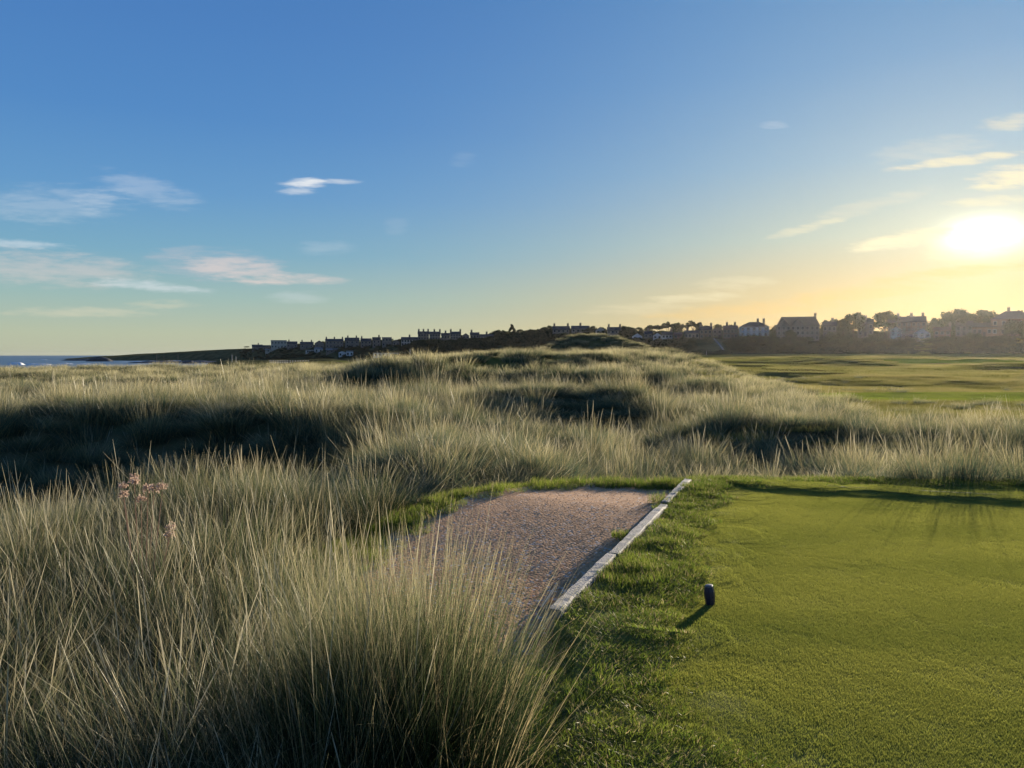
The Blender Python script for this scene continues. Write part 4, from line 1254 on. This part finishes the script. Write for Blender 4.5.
tree(945, 312.6, 341, 19, 350, 'round', 'left tree of the close pair above the brown house')
tree(959, 310.6, 341, 22, 348, 'round', 'taller tree of the close pair above the brown house')
tree(985, 310.8, 340, 27, 344, 'round', 'great spreading tree left of the big roof at the right edge')
tree(1001, 317, 340, 10, 346, 'round', 'small tree against the big roof at the right edge')
for x, yt, yb, w, Y, lab in ((1012, 321, 345, 17, 318, 'tree in front of the big roofed building, nearer its left end'),
                             (1030, 319, 345, 19, 316, 'tree in front of the big roofed building at the frame edge'),
                             (918, 343, 352, 13, 330, 'low tree on the bank below the tall white gable'),
                             (790, 331, 349, 12, 350, 'tree standing before the left end of the hotel'),
                             (771, 337.5, 351, 13, 352, 'dark bushy tree low on the bank below the white villa'),
                             (800, 341, 352, 14, 344, 'low tree on the bank in front of the hotel'),
                             (832, 333, 351, 17, 342, 'large dark tree on the bank right of the hotel front'),
                             (847, 336, 351, 14, 340, 'dark tree on the bank beneath the first round tree'),
                             (872, 334, 350, 18, 338, 'spreading tree low on the bank left of the white gable'),
                             (948, 338, 351, 15, 326, 'low tree on the bank below the brown house'),
                             (973, 333, 350, 17, 326, 'dark tree on the bank below the half hidden house'),
                             (710, 339, 351, 11, 382, 'small dark tree beside the slanting track'),
                             (735, 338, 351, 15, 376, 'bushy tree on the bank below the brown house by the villa'),
                             (680, 341, 352, 14, 398, 'low tree on the bank under the wide pine'),
                             (645, 342, 352, 13, 410, 'low tree on the bank below the white front gabled cottage')):
    tree(x, yt, yb, w, Y, 'round', lab, 'trees low on the bank')

fl = 'rounded dark tree filling a gap between the seafront houses'
for x, yt, w, Y in ((247, 346.4, 6, 850), (297.5, 343.5, 6, 770), (308, 342.4, 7, 765), (323.5, 341.6, 6, 735), (343, 340.2, 6, 700), (359, 340, 6, 680), (371.3, 339.6, 6, 655), (380.8, 339.6, 6, 640), (391.5, 338.8, 7, 625),
                    (399.5, 339.4, 6, 605), (450, 335, 7, 560), (461.5, 335, 6, 550), (479.5, 334.6, 7, 535), (491, 334, 9, 520)):
    tree(x, yt, 348 if x < 400 else 342, w, Y, 'round', fl, 'trees in gaps between the seafront houses')
fl2 = 'dark tree standing behind the roofs between the knoll and the white hipped villa'
for x, yt, w in ((602, 327.5, 9), (624, 326.5, 9), (632, 327.5, 9), (700, 324.5, 9), (706, 326, 9), (718, 324.6, 10), (730, 325, 9), (752, 322.8, 9)):
    tree(x, yt, 338, w, 452 - (x - 600) * .3, 'round', fl2, 'trees behind the roofs')
fl3 = 'hazy tree standing behind the roofs right of the hotel'
for x, yt, w in ((834, 319.5, 10), (862, 316, 12), (898, 317, 11), (910, 315.6, 11), (922, 317.6, 12), (970, 314.5, 12), (1012, 312, 12), (1020, 311, 10)):
    tree(x, yt, 338, w, 372 - (x - 834) * .08, 'round', fl3, 'hazy trees behind the roofs')

def build_scrub():
    bush = []
    for i in range(4):
        me = crown_mesh('bush', M['shrub'], 900 + i, 'bush')
        bush.append(bpy.data.objects.new('bush_%d' % i, me))
    g = np.random.default_rng(31)
    n = 3600
    px = np.concatenate([g.uniform(240, 1090, n), g.uniform(410, 640, 900), g.uniform(245, 420, 500)]); n = len(px)
    f = [np.interp(px, HILL[:, 0], HILL[:, k]) for k in (1, 3)]
    t = g.random(n) ** .8 * 1.35
    Y = f[0] + (f[1] - f[0]) * t - 2
    X = (px - 512) / FPX * Y
    k = ((px > 400) | (g.random(n) < .8)) & (fbm(px * .06, t * 2.2, 38, 3) > -.25)
    k &= ~((np.abs(px - (717 + (352 - (354.6 - 15 * t)) * .6)) < 2.0))
    X, Y, px, t = X[k], Y[k], px[k], t[k]; n = len(X)
    z = height(X, Y)
    h = g.uniform(1.2, 3.4, n) * np.where(px < 400, .7, 1) * np.where((px > 415) & (px < 620), 1.25, 1)
    h = h * np.where(t > .85, .55, 1)
    s = np.stack([h * g.uniform(1.2, 2.2, n), h * g.uniform(1.2, 2.2, n), h], -1)
    rot = np.stack([0 * h, 0 * h, g.uniform(0, 6.28, n)], -1)
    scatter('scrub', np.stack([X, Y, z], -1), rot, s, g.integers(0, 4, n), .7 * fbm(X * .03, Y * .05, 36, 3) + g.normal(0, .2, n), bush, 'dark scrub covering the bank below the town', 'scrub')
    # wood filling in behind the roofs
    n = 2600
    px = np.concatenate([g.uniform(490, 1070, n), g.uniform(620, 1070, 1500), g.uniform(255, 490, 1300)]); n = len(px)
    Yb = np.interp(px, HILL[:, 0], HILL[:, 3]); Y = Yb + g.uniform(16, 75, n); X = (px - 512) / FPX * Y
    h = g.uniform(2.6, 5.8, n) * (1 + .40 * fbm(px * .05, 0 * px, 37, 3)) * np.where(px < 490, .62, 1) * np.where(px > 640, 1.2, 1.25)
    wd = h * g.uniform(.8, 1.3, n)
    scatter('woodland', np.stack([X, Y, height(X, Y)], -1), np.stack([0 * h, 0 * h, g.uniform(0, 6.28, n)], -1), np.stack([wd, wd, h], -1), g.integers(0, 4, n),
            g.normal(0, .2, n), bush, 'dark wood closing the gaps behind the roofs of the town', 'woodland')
    # gorse on the back of the knoll and dark patches on the dunes
build_scrub()

# ------------------------------------------------------------------ track and wall at the foot of the bank, posts
def build_track():
    xs = np.linspace(742, 1120, 90)
    rows = []
    for x in xs:
        Yf = float(np.interp(x, HILL[:, 0], HILL[:, 1])) - 3
        X = (x - 512) / FPX * Yf
        rows.append([(X, Yf + d) for d in (-2.0, 0, 2.0)])
    P = np.array(rows); Z = height(P[..., 0], P[..., 1]) + .08
    o = mesh_obj('track', np.concatenate([P, Z[..., None]], -1).reshape(-1, 3), grid_faces(90, 3), principled('track_gravel', (.30, .28, .24), (.42, .39, .34), .3, .9))
    tag(o, 'pale track along the foot of the bank', 'track', kind='structure')
    xs = np.linspace(0, 1, 40)
    rows = []
    for q in xs:
        x = 724 - 9 * q + 2 * math.sin(q * 5); Yf, Yb = float(np.interp(x, HILL[:, 0], HILL[:, 1])), float(np.interp(x, HILL[:, 0], HILL[:, 3]))
        Y = Yf + (Yb - Yf) * (.05 + .85 * q); X = (x - 512) / FPX * Y
        rows.append([(X - .45, Y), (X, Y), (X + .45, Y)])
    P = np.array(rows); Z = height(P[..., 0], P[..., 1]) + .25
    o = mesh_obj('track', np.concatenate([P, Z[..., None]], -1).reshape(-1, 3), grid_faces(40, 3), bpy.data.materials['track_gravel'])
    tag(o, 'slanting pale track climbing the bank left of the white villa', 'track', kind='structure')
build_track()

def build_posts():
    for x, yt, yb, Y, lab in ((156.5, 354.4, 361, 560, 'thin post by the bay, leftmost of three'), (164, 354.8, 361, 560, 'thin post by the bay, middle of three'),
                         (178, 354.8, 361, 560, 'thin post by the bay, right of three'), (232, 354.6, 362, 420, 'pale post on the shore left of the groyne'),
                         (236, 356, 362, 420, 'shorter pale post on the shore left of the groyne'),
                         (410, 348.6, 357, 400, 'dark pole beside the long low white building'), (333, 344.4, 353, 540, 'tall mast beside the grey shed'),
                         (706.5, 350.6, 355.5, 330, 'white post at the edge of the links below the slanting track')):
        a = at(x, yb, Y); b_ = at(x, yt, Y); Hh = b_.z - a.z
        mb = MB(); r = .16 if Y > 350 else .12
        mb.tube([(0, 0, -3), (0, 0, Hh * .5), (0, 0, Hh - .25), (0, 0, Hh)], [r, r * .9, r * .85, r * .4], 7)
        o = mb.build('post', M['pale_post'] if 'pale' in lab or 'white' in lab else M['post']); o.location = a
        tag(o, lab, 'post', 'posts standing along the shore and links')
    # groyne: dark rail with bleached posts in a row
    Yg = 240.0; gx = ray(290, 363)[0] * Yg; s = Yg / FPX
    root = empty('groyne', (gx, Yg, float(height(np.array([gx]), np.array([Yg]))[0])))
    tag(root, 'timber groyne with a row of bleached posts on the shore', 'groyne')
    MB().box(-22 * s, 26 * s, .12, .26, .62, .86).build('rail', M['post'], root)
    MB().box(-22 * s, 26 * s, .12, .26, -1.5, .15).build('base_board', M['post'], root)
    k = -20.0
    while k < 20:
        MB().box(k * s - .12, k * s + .12, -.06, .117, -1.5, 1.05).build('post', M['pale_post'], root)
        k += 1.75 if k < -3 else 2.6
build_posts()

# ------------------------------------------------------------------ reef, surf
def rock(name, px0, px1, yt, yb, Y, label, seed):
    g = np.random.default_rng(seed)
    a, b_ = at(px0, yb, Y), at(px1, yb, Y); h = (yb - yt) * Y / FPX
    n, m = 60, 14; w = b_.x - a.x
    u = np.linspace(-1, 1, n)[:, None] + 0 * np.zeros((1, m)); v = np.linspace(-1, 1, m)[None] + np.zeros((n, 1))
    X = u * w / 2; Yy = v * max(w * .18, 8)
    prof = (1 - np.abs(u) ** 3) * (1 - np.abs(v) ** 2.2)
    Z = h * prof * (.75 + .45 * fbm(X * .12 + seed, Yy * .12, seed, 4)) - 1.0 * (1 - prof)
    o = mesh_obj(name, np.stack([X, Yy, Z], -1).reshape(-1, 3), grid_faces(n, m)[:, ::-1], M['rock'])
    o.location = ((a.x + b_.x) / 2, Y, -5.0)
    tag(o, label, 'rocks')
rock('rock_reef', 58, 116, 357.6, 360.4, 900, 'long dark reef of low rocks running out into the sea', 3)
rock('rock_reef', 86, 113, 356.0, 361.4, 800, 'higher craggy rocks at the shore end of the reef', 5)
rock('rock_reef', 120, 236, 360.2, 363.2, 640, 'dark rock ledge along the near side of the pale bay', 8)
rock('rock_reef', 182, 196, 359.6, 363.4, 600, 'rounded rock hump on the ledge by the bay', 9)

def surf(px0, px1, y, Y, label, hh, seed):
    g = np.random.default_rng(seed)
    a, b_ = at(px0, y, Y), at(px1, y, Y); w = b_.x - a.x
    n, m = 70, 9
    u = np.linspace(-1, 1, n)[:, None] + np.zeros((1, m)); v = np.linspace(-1, 1, m)[None] + np.zeros((n, 1))
    X = u * w / 2; amp = np.clip(.55 + .9 * fbm(X * .09 + seed, 0 * X, seed, 4), 0, 1) * (1 - np.abs(u) ** 4)
    Z = amp * hh * (1 - v ** 2) - .12
    o = mesh_obj('surf', np.stack([X, v * 3 + .6 * fbm(X * .1, X * 0, seed + 3, 3), Z], -1).reshape(-1, 3), grid_faces(n, m)[:, ::-1], M['foam'], smooth=True)
    o.location = ((a.x + b_.x) / 2, Y, -5.0)
    tag(o, label, 'surf', kind='stuff')
surf(8, 24, 364.8, 520, 'white breaking crest nearest the left edge of the sea', 1.9, 1)
surf(26, 52, 364.6, 530, 'long thin breaker beyond the first crest', 1.3, 2)
surf(40, 50, 359.8, 1050, 'small breaker farther out', 2.0, 3)
surf(58, 92, 364.0, 560, 'white surf under the dark reef', 1.4, 4)
surf(-6, 12, 368.0, 400, 'foam on the beach at the left edge', .5, 5)
surf(116, 214, 361.6, 730, 'pale foam line across the bay', 1.6, 6)

# ------------------------------------------------------------------ world
def srgb(r, g, b):
    f = lambda c: (c / 255 / 12.92) if c / 255 <= .04045 else ((c / 255 + .055) / 1.055) ** 2.4
    return (f(r), f(g), f(b), 1.0)

def build_world():
    w = bpy.data.worlds.new('World'); SC.world = w; w.use_nodes = True
    nt = w.node_tree; nt.nodes.clear(); b = NB(nt)
    out = b.n('ShaderNodeOutputWorld'); bg = b.n('ShaderNodeBackground')
    sky = b.n('ShaderNodeTexSky', sky_type='NISHITA')
    sky.sun_disc = False; sky.sun_elevation = SUN_EL; sky.sun_rotation = SUN_AZ
    sky.altitude = 10; sky.air_density = 1.0; sky.dust_density = .3; sky.ozone_density = 3.0
    d = b.n('ShaderNodeTexCoord').outputs['Generated']
    sp = b.n('ShaderNodeSeparateXYZ'); b.L.new(d, sp.inputs[0])
    dx, dy, dz = sp.outputs
    el = b.m('MULTIPLY', b.m('ARCSINE', dz), 180 / math.pi)
    def ramp(stops):
        r = b.n('ShaderNodeValToRGB'); b.put(r.inputs[0], b.mr(el, 0, 60))
        e = r.color_ramp.elements
        e[0].position = stops[0][0] / 60; e[0].color = srgb(*stops[0][1])
        e[1].position = stops[-1][0] / 60; e[1].color = srgb(*stops[-1][1])
        for p, c in stops[1:-1]:
            q = e.new(p / 60); q.color = srgb(*c)
        return r.outputs[0]
    cool = ramp([(0, (190, 193, 168)), (1.5, (188, 198, 172)), (4, (160, 192, 188)), (7, (125, 176, 202)), (11, (102, 158, 208)), (16, (84, 141, 203)),
                 (22, (76, 130, 196)), (28, (70, 122, 188)), (60, (66, 114, 180))])
    warm = ramp([(0, (242, 188, 98)), (2, (246, 200, 112)), (4.5, (238, 208, 142)), (8, (205, 212, 190)), (13, (165, 195, 212)), (19, (132, 174, 212)),
                 (25, (110, 158, 205)), (60, (78, 124, 184))])
    sh = Vector((SUN.x, SUN.y, 0)).normalized()
    hl = b.m('SQRT', b.m('ADD', b.m('MULTIPLY', dx, dx), b.m('MULTIPLY', dy, dy)))
    caz = b.m('DIVIDE', b.m('ADD', b.m('MULTIPLY', dx, sh.x), b.m('MULTIPLY', dy, sh.y)), b.m('MAXIMUM', hl, 1e-4))
    az = b.m('MULTIPLY', b.m('ARCCOSINE', b.m('MINIMUM', caz, .99999)), 180 / math.pi)
    wz = b.m('EXPONENT', b.m('MULTIPLY', b.m('POWER', b.m('DIVIDE', az, 27.0), 2.0), -1.0))
    col = b.mix(wz, cool, warm)
    # the sky away from the sun is dimmer
    col = b.mix(b.mr(az, 75, 150, 0, .55, smooth=True), col, b.mix(.5, col, srgb(60, 70, 95)), 'MIX')
    col = b.mix(b.mr(az, 75, 150, 0, 1, smooth=True), col, b.mix(1.0, col, (.74, .79, .88, 1), 'MULTIPLY'))
    # part of the plain Nishita sky, compressed as a camera would
    nsk = b.vm('SCALE', sky.outputs[0]); nsk.node.inputs['Scale'].default_value = .10
    ns = b.vm('DIVIDE', nsk, b.vm('ADD', nsk, (1.0, 1.0, 1.0)))
    col = b.mix(.12, col, ns)
    # aureole
    gx, gz_ = ray(984, 236); glow = Vector((gx, 1, gz_)).normalized()
    ca = b.vm('DOT_PRODUCT', d, tuple(glow))
    th0 = b.m('MULTIPLY', b.m('ARCCOSINE', b.m('MINIMUM', ca, .999999)), 180 / math.pi)
    de = b.m('SUBTRACT', el, math.degrees(math.asin(glow.z)))
    th = b.m('SQRT', b.m('ADD', b.m('MULTIPLY', th0, th0), b.m('MULTIPLY', b.m('MULTIPLY', de, de), 2.6)))
    def lobe(sig, amp, c, base):
        g = b.m('MULTIPLY', b.m('EXPONENT', b.m('MULTIPLY', b.m('POWER', b.m('DIVIDE', th, sig), 2.0), -1.0)), amp)
        v = b.vm('SCALE', c); v.node.inputs['Scale'].default_value = 1
        b.put(v.node.inputs['Scale'], g)
        return b.vm('ADD', base, v)
    col = lobe(12.0, .03, (1.0, .80, .45), col)
    col = lobe(4.6, .13, (1.0, .80, .42), col)
    col = lobe(1.7, 2.4, (1.0, .88, .62), col)
    # clouds: streaks placed by direction on the sky
    u = b.m('DIVIDE', dx, b.m('MAXIMUM', dy, .02)); v = b.m('DIVIDE', dz, b.m('MAXIMUM', dy, .02))
    nz = b.noise(b.comb(b.m('MULTIPLY', u, 20.0), b.m('MULTIPLY', v, 95.0), 3.7), 1.0, 5, .62)
    nz2 = b.noise(b.comb(b.m('MULTIPLY_ADD', v, 40.0, b.m('MULTIPLY', u, 22.0)), b.m('MULTIPLY', v, 130.0), 9.1), 1.0, 5, .62)
    nn_ = b.m('ADD', b.m('MULTIPLY', nz, .52), b.m('MULTIPLY', nz2, .48))
    fr = b.m('GREATER_THAN', dy, .02)
    Wt = (232, 236, 240); Pk = (226, 212, 206); Gr = (182, 190, 200); Cr = (226, 218, 190); Wm = (255, 240, 200); Or = (252, 205, 120)
    clouds = [(303, 183, 27, 5.5, 0, .95, Wt), (335, 181.5, 26, 3.0, -1, .6, Wt), (299, 191.5, 20, 4, 0, .55, Wt),
              (50, 205, 85, 22, 0, .20, Wt), (95, 201, 22, 15, 0, .14, Wt), (148, 190, 55, 16, -14, .22, Wt),
              (15, 243, 55, 5, -4, .42, Wt), (40, 268, 115, 19, -3, .42, Pk), (215, 264, 72, 18, -4, .62, Gr), (238, 270, 58, 14, -8, .6, Pk), (285, 280, 62, 6, 0, .62, Pk),
              (150, 286, 66, 6, -5, .45, Wt), (85, 312, 85, 6, 0, .40, Cr), (165, 304, 36, 5, 0, .35, Cr), (298, 297, 34, 7, 0, .2, Wt),
              (325, 248, 34, 8, 0, .15, Wt), (395, 226, 14, 10, 0, .07, Wt), (462, 160, 14, 8, 0, .07, Wt),
              (775, 125, 17, 4, 0, .25, Wt), (966, 160, 72, 5.5, 7, .75, Wm), (1010, 122, 34, 9, 8, .45, Wm), (930, 150, 60, 14, 8, .2, Wm),
              (1012, 176, 40, 12, 5, .8, Wm), (1000, 186, 34, 6, 4, .8, Wm), (990, 201, 48, 6, 3, .5, Wm), (803, 229, 40, 5, 14, .42, Wm), (870, 205, 70, 8, 14, .18, Wm),
              (905, 240, 62, 8, 9, .9, Wm), (925, 233, 44, 6, 3, .7, Wm), (700, 297, 50, 6, 3, .42, Wm), (735, 283, 44, 8, 3, .3, Wm), (640, 309, 60, 7, 2, .25, Wm),
              (960, 272, 90, 7, 5, .5, Or), (870, 292, 90, 9, 6, .4, Or), (980, 250, 70, 7, 8, .5, Wm), (760, 308, 120, 8, 4, .35, Or)]
    for cx, cy_, w_, h_, rot, amt, c in clouds:
        u0, v0 = ray(cx, cy_)
        du = b.m('SUBTRACT', u, u0); dv = b.m('SUBTRACT', v, v0)
        cr, sr = math.cos(R(rot)), math.sin(R(rot))
        a = b.m('ADD', b.m('MULTIPLY', du, cr * FPX / w_), b.m('MULTIPLY', dv, sr * FPX / w_))
        q = b.m('ADD', b.m('MULTIPLY', du, -sr * FPX / h_), b.m('MULTIPLY', dv, cr * FPX / h_))
        r2 = b.m('ADD', b.m('MULTIPLY', a, a), b.m('MULTIPLY', q, q))
        e = b.m('ADD', r2, b.m('MULTIPLY', b.m('SUBTRACT', nn_, .5), -4.6))
        k = b.mr(e, 1.25, -.35, 0.0, amt, smooth=True)
        k = b.m('MULTIPLY', k, b.mr(r2, 2.2, .9))
        k = b.m('MULTIPLY', k, fr)
        col = b.mix(k, col, srgb(*c))
    v10 = b.vm('SCALE', col); v10.node.inputs['Scale'].default_value = 10.0
    b.put(bg.inputs['Color'], v10)
    bg.inputs['Strength'].default_value = .045
    b.L.new(bg.outputs[0], out.inputs[0])
    w.cycles.sampling_method = 'MANUAL'; w.cycles.sample_map_resolution = 512
build_world()

def build_haze():
    m, b, out = new_mat('haze_air')
    v = b.n('ShaderNodeVolumePrincipled')
    v.inputs['Color'].default_value = rgb(.96, .95, .93); v.inputs['Density'].default_value = HAZE; v.inputs['Anisotropy'].default_value = .8
    b.L.new(v.outputs[0], out.inputs['Volume'])
    o = MB().box(-13000, 13000, -13000, 13000, -12.0, 44.0).build('haze', m)
    tag(o, 'thin evening haze over the links and the town', 'haze', kind='stuff')
HAZE = 2.1e-5
if HAZE: build_haze()
SC.cycles.volume_bounces = 0

sl = bpy.data.lights.new('sun', 'SUN'); so = bpy.data.objects.new('sun', sl); COL.objects.link(so)
sl.energy = 5.0; sl.angle = R(.6); sl.color = (1.0, .86, .66)
so.rotation_euler = SUN.to_track_quat('Z', 'Y').to_euler()

# ------------------------------------------------------------------ render settings
SC.view_settings.view_transform = 'Standard'; SC.view_settings.look = 'None'
SC.view_settings.exposure = 1.15; SC.view_settings.gamma = 1.0; SC.view_settings.use_curve_mapping = False
SC.render.engine = 'CYCLES'
cy = SC.cycles
cy.use_denoising = True; cy.max_bounces = 7; cy.diffuse_bounces = 6; cy.glossy_bounces = 2; cy.transmission_bounces = 3
cy.transparent_max_bounces = 4; cy.sample_clamp_indirect = 4.0; cy.caustics_reflective = False; cy.caustics_refractive = False
SC.render.resolution_x = 1024; SC.render.resolution_y = 768
